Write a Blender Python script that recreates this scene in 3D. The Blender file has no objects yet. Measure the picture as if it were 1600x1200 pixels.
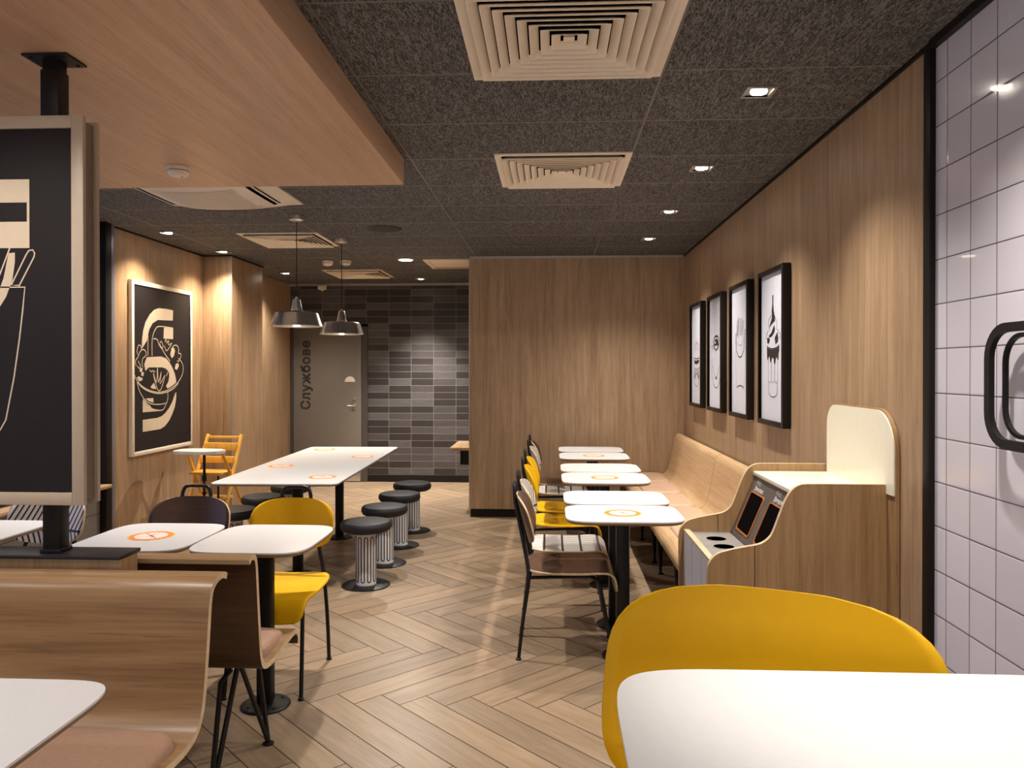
import bpy, bmesh, math, random
from mathutils import Vector, Matrix
PI = math.pi
random.seed(4)
scene = bpy.context.scene
C = scene.collection

# ------------------------------------------------------------------ node helper
class NT:
    def __init__(self, name):
        self.m = bpy.data.materials.new(name); self.m.use_nodes = True
        self.t = self.m.node_tree; self.b = self.t.nodes['Principled BSDF']
        self.out = self.t.nodes['Material Output']
    def n(self, kind, **kw):
        nd = self.t.nodes.new(kind)
        for k, v in kw.items(): setattr(nd, k, v)
        return nd
    def put(self, sock, v):
        if isinstance(v, bpy.types.NodeSocket): self.t.links.new(v, sock)
        else: sock.default_value = v
    def math(self, op, a, b=0.0, c=None):
        nd = self.n('ShaderNodeMath', operation=op)
        self.put(nd.inputs[0], a); self.put(nd.inputs[1], b)
        if c is not None: self.put(nd.inputs[2], c)
        return nd.outputs[0]
    def coord(self, kind='Object'): return self.n('ShaderNodeTexCoord').outputs[kind]
    def xyz(self, v):
        nd = self.n('ShaderNodeSeparateXYZ'); self.put(nd.inputs[0], v); return nd.outputs
    def comb(self, x, y, z=0.0):
        nd = self.n('ShaderNodeCombineXYZ')
        for i, v in enumerate((x, y, z)): self.put(nd.inputs[i], v)
        return nd.outputs[0]
    def mapping(self, v, scale=(1, 1, 1), rot=(0, 0, 0), loc=(0, 0, 0)):
        nd = self.n('ShaderNodeMapping'); self.put(nd.inputs[0], v)
        nd.inputs['Scale'].default_value = scale; nd.inputs['Rotation'].default_value = rot; nd.inputs['Location'].default_value = loc
        return nd.outputs[0]
    def noise(self, v, scale=5, detail=3, rough=.5, dist=0.0):
        nd = self.n('ShaderNodeTexNoise'); self.put(nd.inputs['Vector'], v)
        nd.inputs['Scale'].default_value = scale; nd.inputs['Detail'].default_value = detail
        nd.inputs['Roughness'].default_value = rough; nd.inputs['Distortion'].default_value = dist
        return nd.outputs[0]
    def ramp(self, f, stops):
        nd = self.n('ShaderNodeValToRGB'); self.put(nd.inputs[0], f); cr = nd.color_ramp
        while len(cr.elements) < len(stops): cr.elements.new(.5)
        for e, (p, c) in zip(cr.elements, stops):
            e.position = p; e.color = (*c, 1) if len(c) == 3 else c
        return nd.outputs[0]
    def mix(self, f, a, b, mode='MIX'):
        nd = self.n('ShaderNodeMix', data_type='RGBA', blend_type=mode)
        self.put(nd.inputs[0], f)
        self.put(nd.inputs[6], (*a, 1) if isinstance(a, tuple) and len(a) == 3 else a)
        self.put(nd.inputs[7], (*b, 1) if isinstance(b, tuple) and len(b) == 3 else b)
        return nd.outputs[2]
    def bump(self, h, strength=.2, dist=.01):
        nd = self.n('ShaderNodeBump'); self.put(nd.inputs['Height'], h)
        nd.inputs['Strength'].default_value = strength; nd.inputs['Distance'].default_value = dist
        self.t.links.new(nd.outputs[0], self.b.inputs['Normal'])
    def base(self, v):
        self.put(self.b.inputs['Base Color'], (*v, 1) if isinstance(v, tuple) and len(v) == 3 else v)
    def set(self, **kw):
        for k, v in kw.items(): self.put(self.b.inputs[k.replace('_', ' ')], v)
        return self

def plain(name, col, rough=.5, metal=0.0, coat=0.0, var=.06, vs=30, bump=0.0, spec=.5):
    k = NT(name)
    f = k.noise(k.coord(), vs, 3)
    lo = tuple(c*(1-var) for c in col); hi = tuple(min(1, c*(1+var)) for c in col)
    k.base(k.ramp(f, [(.3, lo), (.7, hi)]))
    k.set(Roughness=rough, Metallic=metal, Coat_Weight=coat, Specular_IOR_Level=spec)
    if bump: k.bump(k.noise(k.coord(), vs*8, 2), bump, .002)
    return k.m

def wood(name, cd, cm, cl, axis='z', rough=.45, scale=1.0, bump=.08, coord='Object', blotch=.5):
    k = NT(name); co = k.coord(coord)
    a, b, s = 26*scale, 110*scale, {'x': 0, 'y': 1, 'z': 2}[axis]
    def sc(v, l): r = [v, v, v]; r[s] = l; return tuple(r)
    f1 = k.noise(k.mapping(co, sc(a, 1.1*scale)), 1, 4, .6, .6)
    f2 = k.noise(k.mapping(co, sc(b, 3.5*scale)), 1, 3, .6)
    f3 = k.noise(k.mapping(co, sc(6*scale, .9*scale)), 1, 3, .5, 2.5)
    f = k.math('ADD', k.math('MULTIPLY', f1, .5), k.math('ADD', k.math('MULTIPLY', f2, .28), k.math('MULTIPLY', f3, .22)))
    # short dark pores
    p = k.noise(k.mapping(co, sc(b*2.4, 11*scale)), 1, 2, .5)
    pore = k.ramp(p, [(.30, (0, 0, 0)), (.42, (1, 1, 1))])
    col = k.ramp(f, [(.34, cd), (.5, cm), (.66, cl)])
    col = k.mix(k.math('MULTIPLY', k.math('SUBTRACT', 1.0, pore), .35), col, tuple(c*.55 for c in cd))
    k.base(col); k.set(Roughness=rough)
    k.bump(f2, bump, .003)
    return k.m

M = {}
M['wall_wood'] = wood('oak_wall_laminate', (.235, .145, .080), (.355, .232, .136), (.455, .312, .195), 'z')
M['soffit_wood'] = wood('oak_soffit_laminate', (.46, .285, .175), (.56, .36, .225), (.65, .44, .29), 'y', scale=.8)
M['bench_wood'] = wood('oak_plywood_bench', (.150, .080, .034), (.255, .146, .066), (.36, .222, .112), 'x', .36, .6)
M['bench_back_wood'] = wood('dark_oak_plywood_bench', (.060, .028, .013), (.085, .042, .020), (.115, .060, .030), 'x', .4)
M['banquette_wood'] = wood('pale_oak_plywood_banquette', (.45, .28, .145), (.58, .385, .21), (.68, .47, .28), 'y', .30)
M['station_wood'] = wood('oak_station_laminate', (.21, .118, .050), (.31, .185, .082), (.40, .255, .125), 'z', .42, .7)
M['shelf_wood'] = wood('oak_shelf_laminate', (.30, .19, .10), (.42, .27, .15), (.5, .34, .2), 'y')
M['ply_edge'] = wood('pale_ply_edge', (.45, .32, .19), (.56, .41, .25), (.66, .5, .32), 'x', .5)
M['brown_ply'] = wood('dark_brown_stained_ply', (.055, .026, .015), (.075, .036, .021), (.10, .048, .028), 'x', .35, bump=.03)
M['core_edge'] = plain('brown_table_edge', (.20, .12, .07), .5)
M['high_wood'] = wood('yellow_lacquered_wood', (.72, .36, .05), (.85, .47, .08), (.92, .55, .12), 'z', .35, 2, .02)
M['white_lam'] = plain('white_laminate', (.66, .655, .66), .32, var=.015, vs=60)
M['station_white'] = plain('cream_solid_surface', (.80, .76, .62), .3, var=.02, vs=40)
M['tray_grey'] = plain('grey_steel_tray', (.42, .40, .38), .35, .6)
M['panel_grey'] = plain('charcoal_metal_panel', (.115, .095, .085), .4, .3)
M['black_metal'] = plain('black_powder_coat', (.008, .007, .007), .42, spec=.25)
M['black_plastic'] = plain('black_soft_plastic', (.007, .006, .007), .5, spec=.3)
M['black_print'] = plain('black_print', (.011, .008, .009), .6, spec=.25)
M['dark_top'] = plain('black_ledge_laminate', (.014, .012, .015), .45, spec=.3)
M['baseboard'] = plain('black_skirting', (.009, .007, .006), .5, spec=.2)
M['leather_black'] = plain('black_upholstery', (.011, .010, .012), .55, bump=.12, vs=60, spec=.35)
M['leather_tan'] = plain('dusty_tan_upholstery', (.35, .21, .14), .42, bump=.1, vs=60)
M['leather_sand'] = plain('sand_upholstery', (.56, .38, .26), .42, bump=.1, vs=60)
M['yellow'] = plain('yellow_plastic', (.68, .375, .002), .5, var=.02, spec=.2)
M['orange'] = plain('orange_print', (.85, .25, .04), .4)
M['orange_rim'] = plain('orange_rim', (.42, .13, .03), .4)
M['sticker_white'] = plain('sticker_white', (.80, .70, .64), .4)
M['cream_print'] = plain('cream_print', (.56, .46, .35), .5, var=.03)
M['cream_frame'] = plain('cream_frame', (.45, .37, .29), .45, var=.03)
M['recess'] = plain('taupe_board_edge', (.20, .16, .12), .5)
M['white_paint'] = plain('warm_white_enamel', (.76, .67, .56), .45, var=.02)
M['louvre'] = plain('white_louvre', (.84, .74, .60), .5, var=.02)
M['void'] = plain('dark_duct', (.005, .004, .004), .9, spec=.0)
M['speaker'] = plain('black_speaker_mesh', (.018, .015, .014), .6)
M['paper'] = plain('white_poster_paper', (.66, .68, .78), .35, var=.01)
M['ink'] = plain('black_ink', (.02, .016, .016), .5)
M['grey_ink'] = plain('grey_ink', (.30, .29, .29), .5)
M['black_frame'] = plain('black_picture_frame', (.010, .007, .006), .4, spec=.25)
M['door_grey'] = plain('grey_taupe_door', (.155, .135, .112), .45, var=.03, vs=6)
M['door_frame'] = plain('dark_door_frame', (.05, .043, .038), .5)
M['letter_dark'] = plain('dark_letter_outline', (.018, .010, .009), .5)
M['steel'] = plain('satin_steel', (.62, .59, .55), .28, 1.0, var=.04)
M['shade_in'] = plain('lamp_inside_white', (.85, .78, .68), .5)
M['shade_out'] = plain('brushed_aluminium', (.66, .65, .64), .28, 1.0, var=.08, vs=80)
M['trim_light'] = plain('pale_aluminium_trim', (.42, .39, .37), .35, .5)
M['trim_blue'] = plain('grey_aluminium_mullion', (.23, .24, .31), .4, .4)
M['grey_tile'] = plain('grey_low_wall_tile', (.20, .185, .17), .4)
M['grout'] = plain('brown_floor_grout', (.06, .038, .026), .8)

def emit(name, col, s):
    k = NT(name); k.base((.8, .8, .8)); k.put(k.b.inputs['Emission Color'], (*col, 1)); k.b.inputs['Emission Strength'].default_value = s
    return k.m
M['lamp'] = emit('lit_lamp', (1, .88, .74), 30)
M['lamp_soft'] = emit('lit_round_lamp', (1, .87, .68), 14)
M['bulb'] = emit('lit_bulb', (1, .80, .55), 22)

# floor planks: UV runs along each plank, colour attribute gives each its tone
k = NT('floor_plank_oak'); uv = k.n('ShaderNodeUVMap', uv_map='UVMap').outputs[0]
at = k.n('ShaderNodeAttribute', attribute_name='tone').outputs['Fac']
f1 = k.noise(k.mapping(uv, (2.2, 34, 1)), 1, 4, .6, .8); f2 = k.noise(k.mapping(uv, (7, 170, 1)), 1, 3, .6)
f3 = k.noise(k.mapping(uv, (1.6, 9, 1)), 1, 3, .5, 1.2)
f = k.math('ADD', k.math('MULTIPLY', f1, .4), k.math('ADD', k.math('MULTIPLY', f2, .3), k.math('MULTIPLY', f3, .3)))
col = k.ramp(f, [(.33, (.185, .127, .080)), (.5, (.262, .187, .123)), (.67, (.335, .248, .170))])
col = k.mix(1.0, col, k.ramp(at, [(0, (.86, .86, .86)), (1, (1.12, 1.10, 1.06))]), 'MULTIPLY')
k.base(col); k.set(Roughness=.36); k.bump(f2, .06, .002); M['plank'] = k.m

def grid_mask(k, u, v, w, h, u0, v0, gw):
    """1 on the joint lines of a w x h grid; also returns the cell numbers"""
    a = k.math('DIVIDE', k.math('SUBTRACT', u, u0), w); b = k.math('DIVIDE', k.math('SUBTRACT', v, v0), h)
    fa = k.math('FRACT', a); fb = k.math('FRACT', b)
    da = k.math('MULTIPLY', k.math('MINIMUM', fa, k.math('SUBTRACT', 1.0, fa)), w)
    db = k.math('MULTIPLY', k.math('MINIMUM', fb, k.math('SUBTRACT', 1.0, fb)), h)
    return k.math('LESS_THAN', k.math('MINIMUM', da, db), gw), k.math('FLOOR', a), k.math('FLOOR', b), k.math('MINIMUM', da, db)

# wood-wool ceiling panels 1.2 x 0.6 m
k = NT('dark_wood_wool_ceiling'); co = k.coord(); s = k.xyz(co)
m, ca, cb, dd = grid_mask(k, s[0], s[1], 1.2, .6, .435, 2.99, .005)
def strands(seed, rot, sc):
    v = k.mapping(co, (sc, sc*.20, sc), (0, 0, rot), (seed, seed*2, 0))
    return k.math('ABSOLUTE', k.math('SUBTRACT', k.noise(v, 1, 1, .5, 1.2), .5))
st = k.math('MINIMUM', strands(3, .5, 62), k.math('MINIMUM', strands(11, 1.7, 70), strands(23, 2.6, 56)))
col = k.ramp(st, [(0.0, (.185, .178, .175)), (.017, (.140, .134, .132)), (.036, (.021, .020, .020))])
wn = k.n('ShaderNodeTexWhiteNoise', noise_dimensions='2D'); k.put(wn.inputs['Vector'], k.comb(ca, cb))
col = k.mix(1.0, col, k.ramp(wn.outputs[0], [(0, (.9, .9, .9)), (1, (1.1, 1.1, 1.1))]), 'MULTIPLY')
k.base(k.mix(m, col, (.10, .095, .088))); k.set(Roughness=k.math('SUBTRACT', .8, k.math('MULTIPLY', m, .45)))
k.bump(st, -.5, .01); M['ceiling'] = k.m

# white glazed wall tile
k = NT('white_glazed_tile'); s = k.xyz(k.coord())
m, ca, cb, dd = grid_mask(k, s[1], s[2], .1465, .155, 2.687, 1.574, .0019)
wn = k.n('ShaderNodeTexWhiteNoise', noise_dimensions='2D'); k.put(wn.inputs['Vector'], k.comb(ca, cb))
tile = k.ramp(wn.outputs[0], [(0, (.60, .575, .64)), (1, (.68, .655, .72))])
k.base(k.mix(m, tile, (.075, .06, .07))); k.set(Roughness=k.math('ADD', .14, k.math('MULTIPLY', m, .6)), Coat_Weight=.3)
hgt = k.math('ADD', k.math('MINIMUM', k.math('MULTIPLY', dd, 160.0), 1.0), k.math('MULTIPLY', k.noise(k.coord(), 9, 2), 1.6))
k.bump(hgt, .22, .003); M['white_tile'] = k.m

# dark stacked strip tile
k = NT('dark_strip_tile'); co = k.coord(); s = k.xyz(co)
m, ca, cb, dd = grid_mask(k, s[0], s[2], .3015, .0922, -2.163, .093, .0026)
wn = k.n('ShaderNodeTexWhiteNoise', noise_dimensions='2D'); k.put(wn.inputs['Vector'], k.comb(ca, cb))
nd = k.n('ShaderNodeValToRGB'); nd.color_ramp.interpolation = 'CONSTANT'; k.put(nd.inputs[0], wn.outputs[0])
els = nd.color_ramp.elements; els.new(.5)
for e, p, c in zip(els, (0, .42, .72), ((.022, .017, .017), (.052, .046, .046), (.072, .066, .067))): e.position = p; e.color = (*c, 1)
gr = k.noise(k.mapping(co, (9, 1, 160)), 1, 3, .6)
col = k.mix(1.0, nd.outputs[0], k.ramp(gr, [(.3, (.75, .75, .75)), (.7, (1.25, 1.25, 1.25))]), 'MULTIPLY')
k.base(k.mix(m, col, (.17, .155, .15))); k.set(Roughness=.48); k.bump(gr, .1, .002); M['dark_tile'] = k.m

# white ply with black lines (seat: bars across; back: slanted strokes)
def striped(name, back):
    k = NT(name); s = k.xyz(k.coord())
    if back:
        a = k.math('FRACT', k.math('MULTIPLY', k.math('ADD', s[0], k.math('MULTIPLY', k.math('ABSOLUTE', k.math('SUBTRACT', s[2], .655)), .42)), 36.0))
        ln = k.math('LESS_THAN', a, .36)
        bar = k.math('LESS_THAN', k.math('ABSOLUTE', k.math('SUBTRACT', s[2], .655)), .006)
        f = k.math('MAXIMUM', ln, bar)
    else:
        bar = k.math('LESS_THAN', k.math('FRACT', k.math('MULTIPLY', k.math('ADD', s[1], .235), 9.2)), .12)
        a = k.math('FRACT', k.math('MULTIPLY', k.math('ADD', s[0], k.math('MULTIPLY', s[1], .15)), 24.0))
        f = k.math('MAXIMUM', bar, k.math('MULTIPLY', k.math('LESS_THAN', a, .28), .55))
    k.base(k.mix(f, (.66, .61, .57), (.018, .014, .016))); k.set(Roughness=.42); return k.m
M['stripe_back'] = striped('white_black_striped_back', True); M['stripe_seat'] = striped('white_black_striped_seat', False)

# window pane
k = NT('window_glass'); tr = k.n('ShaderNodeBsdfTransparent'); gl = k.n('ShaderNodeBsdfGlossy'); gl.inputs['Roughness'].default_value = .02
fr = k.n('ShaderNodeFresnel'); fr.inputs['IOR'].default_value = 1.45; mx = k.n('ShaderNodeMixShader')
k.put(mx.inputs[0], fr.outputs[0]); k.t.links.new(tr.outputs[0], mx.inputs[1]); k.t.links.new(gl.outputs[0], mx.inputs[2])
k.t.links.new(mx.outputs[0], k.out.inputs['Surface']); M['glass'] = k.m

# ------------------------------------------------------------------ mesh builder
class MB:
    def __init__(self): self.v = []; self.f = []; self.mi = []
    def add(self, vs, fs, mi=0):
        o = len(self.v); self.v += [tuple(p) for p in vs]
        for f in fs: self.f.append([i+o for i in f]); self.mi.append(mi)
        return self
    def box(self, x0, y0, z0, x1, y1, z1, mi=0, bev=0.0):
        if bev:
            bm = bmesh.new(); bmesh.ops.create_cube(bm, size=1)
            for q in bm.verts: q.co = Vector(((x0+x1)/2+q.co.x*(x1-x0), (y0+y1)/2+q.co.y*(y1-y0), (z0+z1)/2+q.co.z*(z1-z0)))
            bmesh.ops.bevel(bm, geom=bm.edges[:], offset=bev, segments=2, affect='EDGES', profile=.5)
            bm.verts.index_update()
            self.add([q.co[:] for q in bm.verts], [[q.index for q in f.verts] for f in bm.faces], mi); bm.free(); return self
        v = [(x0,y0,z0),(x1,y0,z0),(x1,y1,z0),(x0,y1,z0),(x0,y0,z1),(x1,y0,z1),(x1,y1,z1),(x0,y1,z1)]
        return self.add(v, [(0,3,2,1),(4,5,6,7),(0,1,5,4),(1,2,6,5),(2,3,7,6),(3,0,4,7)], mi)
    def tube(self, pts, r, seg=10, mi=0, closed=False):
        P = [Vector(p) for p in pts]; n = len(P)
        rr = r if isinstance(r, (list, tuple)) else [r]*n
        T = []
        for i in range(n):
            a = P[(i-1) % n] if (closed or i > 0) else P[0]; b = P[(i+1) % n] if (closed or i < n-1) else P[-1]
            T.append((b-a).normalized())
        up = Vector((0, 0, 1)) if abs(T[0].z) < .9 else Vector((0, 1, 0))
        nrm = (up - T[0]*up.dot(T[0])).normalized(); vs = []
        for i in range(n):
            if i: 
                nrm = nrm - T[i]*nrm.dot(T[i]); nrm.normalize()
            bn = T[i].cross(nrm)
            for j in range(seg):
                a = 2*PI*j/seg; vs.append(P[i] + (nrm*math.cos(a)+bn*math.sin(a))*rr[i])
        fs = [(i*seg+j, i*seg+(j+1) % seg, ((i+1) % n)*seg+(j+1) % seg, ((i+1) % n)*seg+j) for i in range(n if closed else n-1) for j in range(seg)]
        if not closed: fs += [tuple(range(seg))[::-1], tuple((n-1)*seg+j for j in range(seg))]
        return self.add(vs, fs, mi)
    def lathe(self, prof, c=(0, 0, 0), seg=40, mi=0):
        vs = []; n = len(prof)
        for r, z in prof:
            for j in range(seg):
                a = 2*PI*j/seg; vs.append((c[0]+r*math.cos(a), c[1]+r*math.sin(a), c[2]+z))
        fs = [(i*seg+j, i*seg+(j+1) % seg, (i+1)*seg+(j+1) % seg, (i+1)*seg+j) for i in range(n-1) for j in range(seg)]
        if prof[0][0] > 1e-4: fs.append(tuple(range(seg))[::-1])
        if prof[-1][0] > 1e-4: fs.append(tuple((n-1)*seg+j for j in range(seg)))
        return self.add(vs, fs, mi)
    def prism(self, poly, a, b, fn, mi=0, side=None):
        """outline poly (2D) swept from a to b; fn(u, v, w) -> point"""
        n = len(poly); vs = [fn(u, v, a) for u, v in poly] + [fn(u, v, b) for u, v in poly]
        self.add(vs, [tuple(range(n))[::-1], tuple(range(n, 2*n))], mi)
        self.add(vs, [(i, (i+1) % n, n+(i+1) % n, n+i) for i in range(n)], mi if side is None else side)
        return self
    def flat(self, poly, fn, mi=0):
        return self.add([fn(u, v) for u, v in poly], [tuple(range(len(poly)))], mi)
    def line(self, pts, w, fn, mi=0, closed=False):
        """a flat line of width w through 2D points"""
        P = [Vector(p) for p in pts]; n = len(P); vs = []
        for i in range(n):
            a = P[(i-1) % n] if (closed or i) else P[0]; b = P[(i+1) % n] if (closed or i < n-1) else P[-1]
            t = (b-a); t = t.normalized() if t.length > 1e-9 else Vector((1, 0)); nn = Vector((-t.y, t.x))*w/2
            vs += [fn(*(P[i]+nn)), fn(*(P[i]-nn))]
        fs = [(2*i, 2*i+1, 2*((i+1) % n)+1, 2*((i+1) % n)) for i in range(n if closed else n-1)]
        return self.add(vs, fs, mi)
    def build(self, name, mats, parent=None, smooth=35, loc=None):
        me = bpy.data.meshes.new(name); me.from_pydata(self.v, [], self.f)
        mats = mats if isinstance(mats, (list, tuple)) else [mats]
        for m in mats: me.materials.append(M[m])
        me.polygons.foreach_set('material_index', self.mi); me.validate(); me.update()
        bm = bmesh.new(); bm.from_mesh(me)
        bmesh.ops.remove_doubles(bm, verts=bm.verts, dist=1e-5); bmesh.ops.recalc_face_normals(bm, faces=bm.faces) if smooth is not None else None
        bm.to_mesh(me); bm.free()
        if smooth:
            me.polygons.foreach_set('use_smooth', [True]*len(me.polygons)); me.set_sharp_from_angle(angle=math.radians(smooth))
        o = bpy.data.objects.new(name, me); C.objects.link(o)
        if parent: o.parent = parent
        if loc: o.location = loc
        return o

def props(o, label=None, cat=None, group=None, kind=None):
    for k_, v_ in (('label', label), ('category', cat), ('group', group), ('kind', kind)):
        if v_: o[k_] = v_
    return o
def thing(name, label, cat, loc=(0, 0, 0), rot=0, group=None):
    o = bpy.data.objects.new(name, None); C.objects.link(o); o.location = loc; o.rotation_euler = (0, 0, rot)
    o.empty_display_size = .1
    return props(o, label, cat, group)
def struct(name, mb, mats, smooth=35, parent=None):
    o = mb.build(name, mats, parent, smooth)
    if not parent: o['kind'] = 'structure'
    return o
def copy_thing(root, loc, rot, label, group=None):
    c = root.copy(); C.objects.link(c); c.location = loc; c.rotation_euler = (0, 0, rot); c['label'] = label
    if group: c['group'] = group
    elif 'group' in c: del c['group']
    for ch in list(root.children):
        d = ch.copy(); C.objects.link(d); d.parent = c
        for g in list(ch.children):
            e = g.copy(); C.objects.link(e); e.parent = d
    return c
def solid(o, t, offset=-1, rim=0):
    md = o.modifiers.new('thickness', 'SOLIDIFY'); md.thickness = t; md.offset = offset; md.material_offset_rim = rim; md.use_even_offset = True
    return o
def superellipse(a, b, n, cx=0, cy=0, seg=216):
    out = []
    for i in range(seg):
        t = 2*PI*i/seg; c, s = math.cos(t), math.sin(t)
        # radial sampling keeps the points even round the corners
        r = (abs(c)**n + abs(s)**n)**(-1.0/n)
        out.append((cx+a*r*c, cy+b*r*s))
    return out
def roundrect(x0, y0, x1, y1, r, seg=8):
    out = []
    for cx, cy, a0 in ((x1-r, y1-r, 0), (x0+r, y1-r, 90), (x0+r, y0+r, 180), (x1-r, y0+r, 270)):
        for i in range(seg+1):
            a = math.radians(a0+90*i/seg); out.append((cx+r*math.cos(a), cy+r*math.sin(a)))
    return out
def spline(pts, per=8):
    """Catmull-Rom through the given points"""
    P = [Vector(p) for p in pts]; P = [P[0]*2-P[1]] + P + [P[-1]*2-P[-2]]; out = []
    for i in range(1, len(P)-2):
        for j in range(per):
            t = j/per; a, b, c, d = P[i-1:i+3]
            out.append(.5*((2*b)+(c-a)*t+(2*a-5*b+4*c-d)*t*t+(3*b-a-3*c+d)*t**3))
    out.append(P[-2]); return [tuple(p) for p in out]
M['white_cool'] = plain('pale_grey_laminate', (.56, .56, .60), .4, var=.02)
# ------------------------------------------------------------------ setting
CZ = 2.654          # ceiling height
XR, XL = 1.344, -3.5
YW, YF, YB = 7.79, 10.2, -3.0
SZ = 2.511          # underside of the lowered wooden ceiling

def make_floor():
    W, L, g = .1455, .873, .0026
    vs, fs, uvs, tone = [], [], [], []
    r2 = math.sqrt(.5); ox, oy = -.881, 3.400
    def plank(x0, y0, x1, y1, along_x):
        cx, cy = (x0+x1)/2, (y0+y1)/2
        X, Y = ox+(cx-cy*-1)*0, 0
        # stair direction (1,1) -> world X, direction (1,-1) -> world -Y
        def w(a, b): return (ox+(a+b)*r2, oy+(b-a)*r2)
        c = w(cx, cy)
        if not (-3.9 < c[0] < 1.75 and -3.4 < c[1] < 10.6): return
        q = [w(x0+g, y0+g), w(x1-g, y0+g), w(x1-g, y1-g), w(x0+g, y1-g)]
        if any(p[0] < -3.6 or p[0] > XR+.09 for p in q) and False: return
        o = len(vs); vs.extend([(p[0], p[1], 0) for p in q]); fs.append((o, o+1, o+2, o+3))
        s = random.uniform(0, 40)
        loc = [(x0, y0), (x1, y0), (x1, y1), (x0, y1)]
        for a, b in loc:
            uvs.append((a-x0+s, b-y0+s*.7) if along_x else (b-y0+s, a-x0+s*.7))
        tone.append(random.random())
    for j in range(-9, 10):
        for i in range(-80, 80):
            tx, ty = j*L, -j*L
            plank(i*W+tx, i*W+ty, i*W+tx+L, i*W+ty+W, True)
            plank(i*W+L+tx, i*W+W-L+ty, i*W+L+W+tx, i*W+W+ty, False)
    o = len(vs); vs.extend([(-3.9, -3.2, -.0012), (1.6, -3.2, -.0012), (1.6, 10.5, -.0012), (-3.9, 10.5, -.0012)]); fs.append((o, o+1, o+2, o+3))
    me = bpy.data.meshes.new('floor'); me.from_pydata(vs, [], fs)
    me.materials.append(M['plank']); me.materials.append(M['grout'])
    me.polygons[-1].material_index = 1
    ul = me.uv_layers.new(name='UVMap'); at = me.attributes.new('tone', 'FLOAT', 'FACE')
    for i, u in enumerate(uvs): ul.data[i].uv = u
    for i, t in enumerate(tone): at.data[i].value = t
    me.update(); ob = bpy.data.objects.new('floor', me); C.objects.link(ob); ob['kind'] = 'structure'
make_floor()

struct('ceiling', MB().box(-3.7, YB, CZ, XR+.2, YF+.1, CZ+.1), 'ceiling', None)
sf = MB(); sf.box(-3.49, YB+.01, SZ, -.80, 4.168, CZ-.001, 0, .002); struct('ceiling', sf, 'soffit_wood')
# right wall: oak laminate, black trim, glazed tile
struct('wall_right', MB().box(XR, 2.80, 0, XR+.15, YF, CZ), 'wall_wood', None)
struct('wall_right', MB().box(XR+.004, YB, 0, XR+.15, 2.78, CZ), 'white_tile', None)
t = MB(); t.box(XR-.016, 2.765, 0, XR+.10, 2.815, CZ-.001, 0, .003); struct('trim_1', t, 'baseboard')
t = MB(); t.box(XR-.012, 2.816, CZ-.016, XR-.001, YW-.001, CZ-.001); t.box(XR-.022, YB, CZ-.03, XR+.003, 2.764, CZ-.001); struct('trim_2', t, 'baseboard')
# block at the back of the room, clad in the same oak
struct('wall_back', MB().box(-.820, YW, .085, XR, YF, CZ), 'wall_wood', None)
t = MB(); t.box(-.814, YW+.012, 0, XR, YF, .084); struct('baseboard_back', t, 'baseboard', None)
t = MB(); t.box(-.825, YW-.008, CZ-.022, XR-.014, YW-.001, CZ-.001); t.box(-.828, YW-.008, .09, -.821, YW+.004, CZ-.001); struct('trim_3', t, 'trim_light')
# far wall in strip tile with the service door
struct('wall_far', MB().box(-3.7, YF, 0, -.82, YF+.15, CZ), 'dark_tile', None)
t = MB(); t.box(-2.44, YF-.012, 0, -.83, YF-.001, .093); t.box(-3.52, YF-.012, 0, -3.49, YF-.001, .093); struct('baseboard_far', t, 'baseboard')
t = MB(); t.box(XL, YF-.06, CZ-.028, -.83, YF-.001, CZ-.001); struct('trim_4', t, 'trim_light')
# left wall: oak from the window onwards, with a boxed column
struct('wall_left', MB().box(XL-.15, 5.97, 0, XL, YF, CZ), 'wall_wood', None)
t = MB(); t.box(XL+.001, 7.58, 0, -3.205, 8.41, CZ-.001, 0, .002); struct('wall_column', t, 'wall_wood')
t = MB(); t.box(XL+.001, 5.99, CZ-.014, XL+.012, 7.57, CZ-.001); t.box(XL+.013, 7.566, CZ-.012, -3.2, 7.579, CZ-.001); t.box(-3.204, 7.581, CZ-.014, -3.194, 8.42, CZ-.001); struct('trim_5', t, 'baseboard')
t = MB(); t.box(-3.204, 7.571, 0, -3.196, 7.579, CZ-.013); struct('trim_6', t, 'trim_light')
# low tiled wall with a window over it, left of the seating
lw = MB(); lw.box(XL-.15, YB, 0, XL, 5.80, .585)
for j in range(22):
    y = 5.5-.4*j
    lw.box(XL-.001, y, 0, XL+.0006, y+.004, .585, 1)
lw.box(XL-.001, YB, .385, XL+.0006, 5.80, .389, 1)
struct('wall_left', lw, ['grey_tile', 'baseboard'], None)
t = MB(); t.box(XL-.15, YB, .586, XL+.10, 5.80, .612, 0, .004); struct('trim_7', t, 'shelf_wood')
win = bpy.data.objects.new('window_1', None); C.objects.link(win); win['kind'] = 'structure'; win.location = (XL, 0, .62)
wf = MB(); y = -2.9
for y in (-2.95, -1.5, 0.0, 1.5, 3.0, 4.4): wf.box(-.08, y-.03, 0, -.02, y+.03, 1.98)
wf.box(-.08, YB, 0, -.02, 5.8, .05); wf.box(-.08, YB, 1.93, -.02, 5.8, 2.033)
wf.build('window_frame', 'black_metal', win)
MB().box(-.056, YB, .05, -.050, 5.8, 1.93).build('window_pane', 'glass', win, None)
t = MB(); t.box(XL-.12, 5.90, 0, XL+.03, 5.965, CZ-.001, 0, .003); struct('trim_8', t, 'trim_blue')
t = MB(); t.box(XL-.12, 5.81, 0, XL+.045, 5.895, CZ-.001, 0, .003); struct('trim_9', t, 'baseboard')
struct('wall_near', MB().box(-3.7, YB-.15, 0, XR+.2, YB, CZ), 'wall_wood', None)

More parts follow.
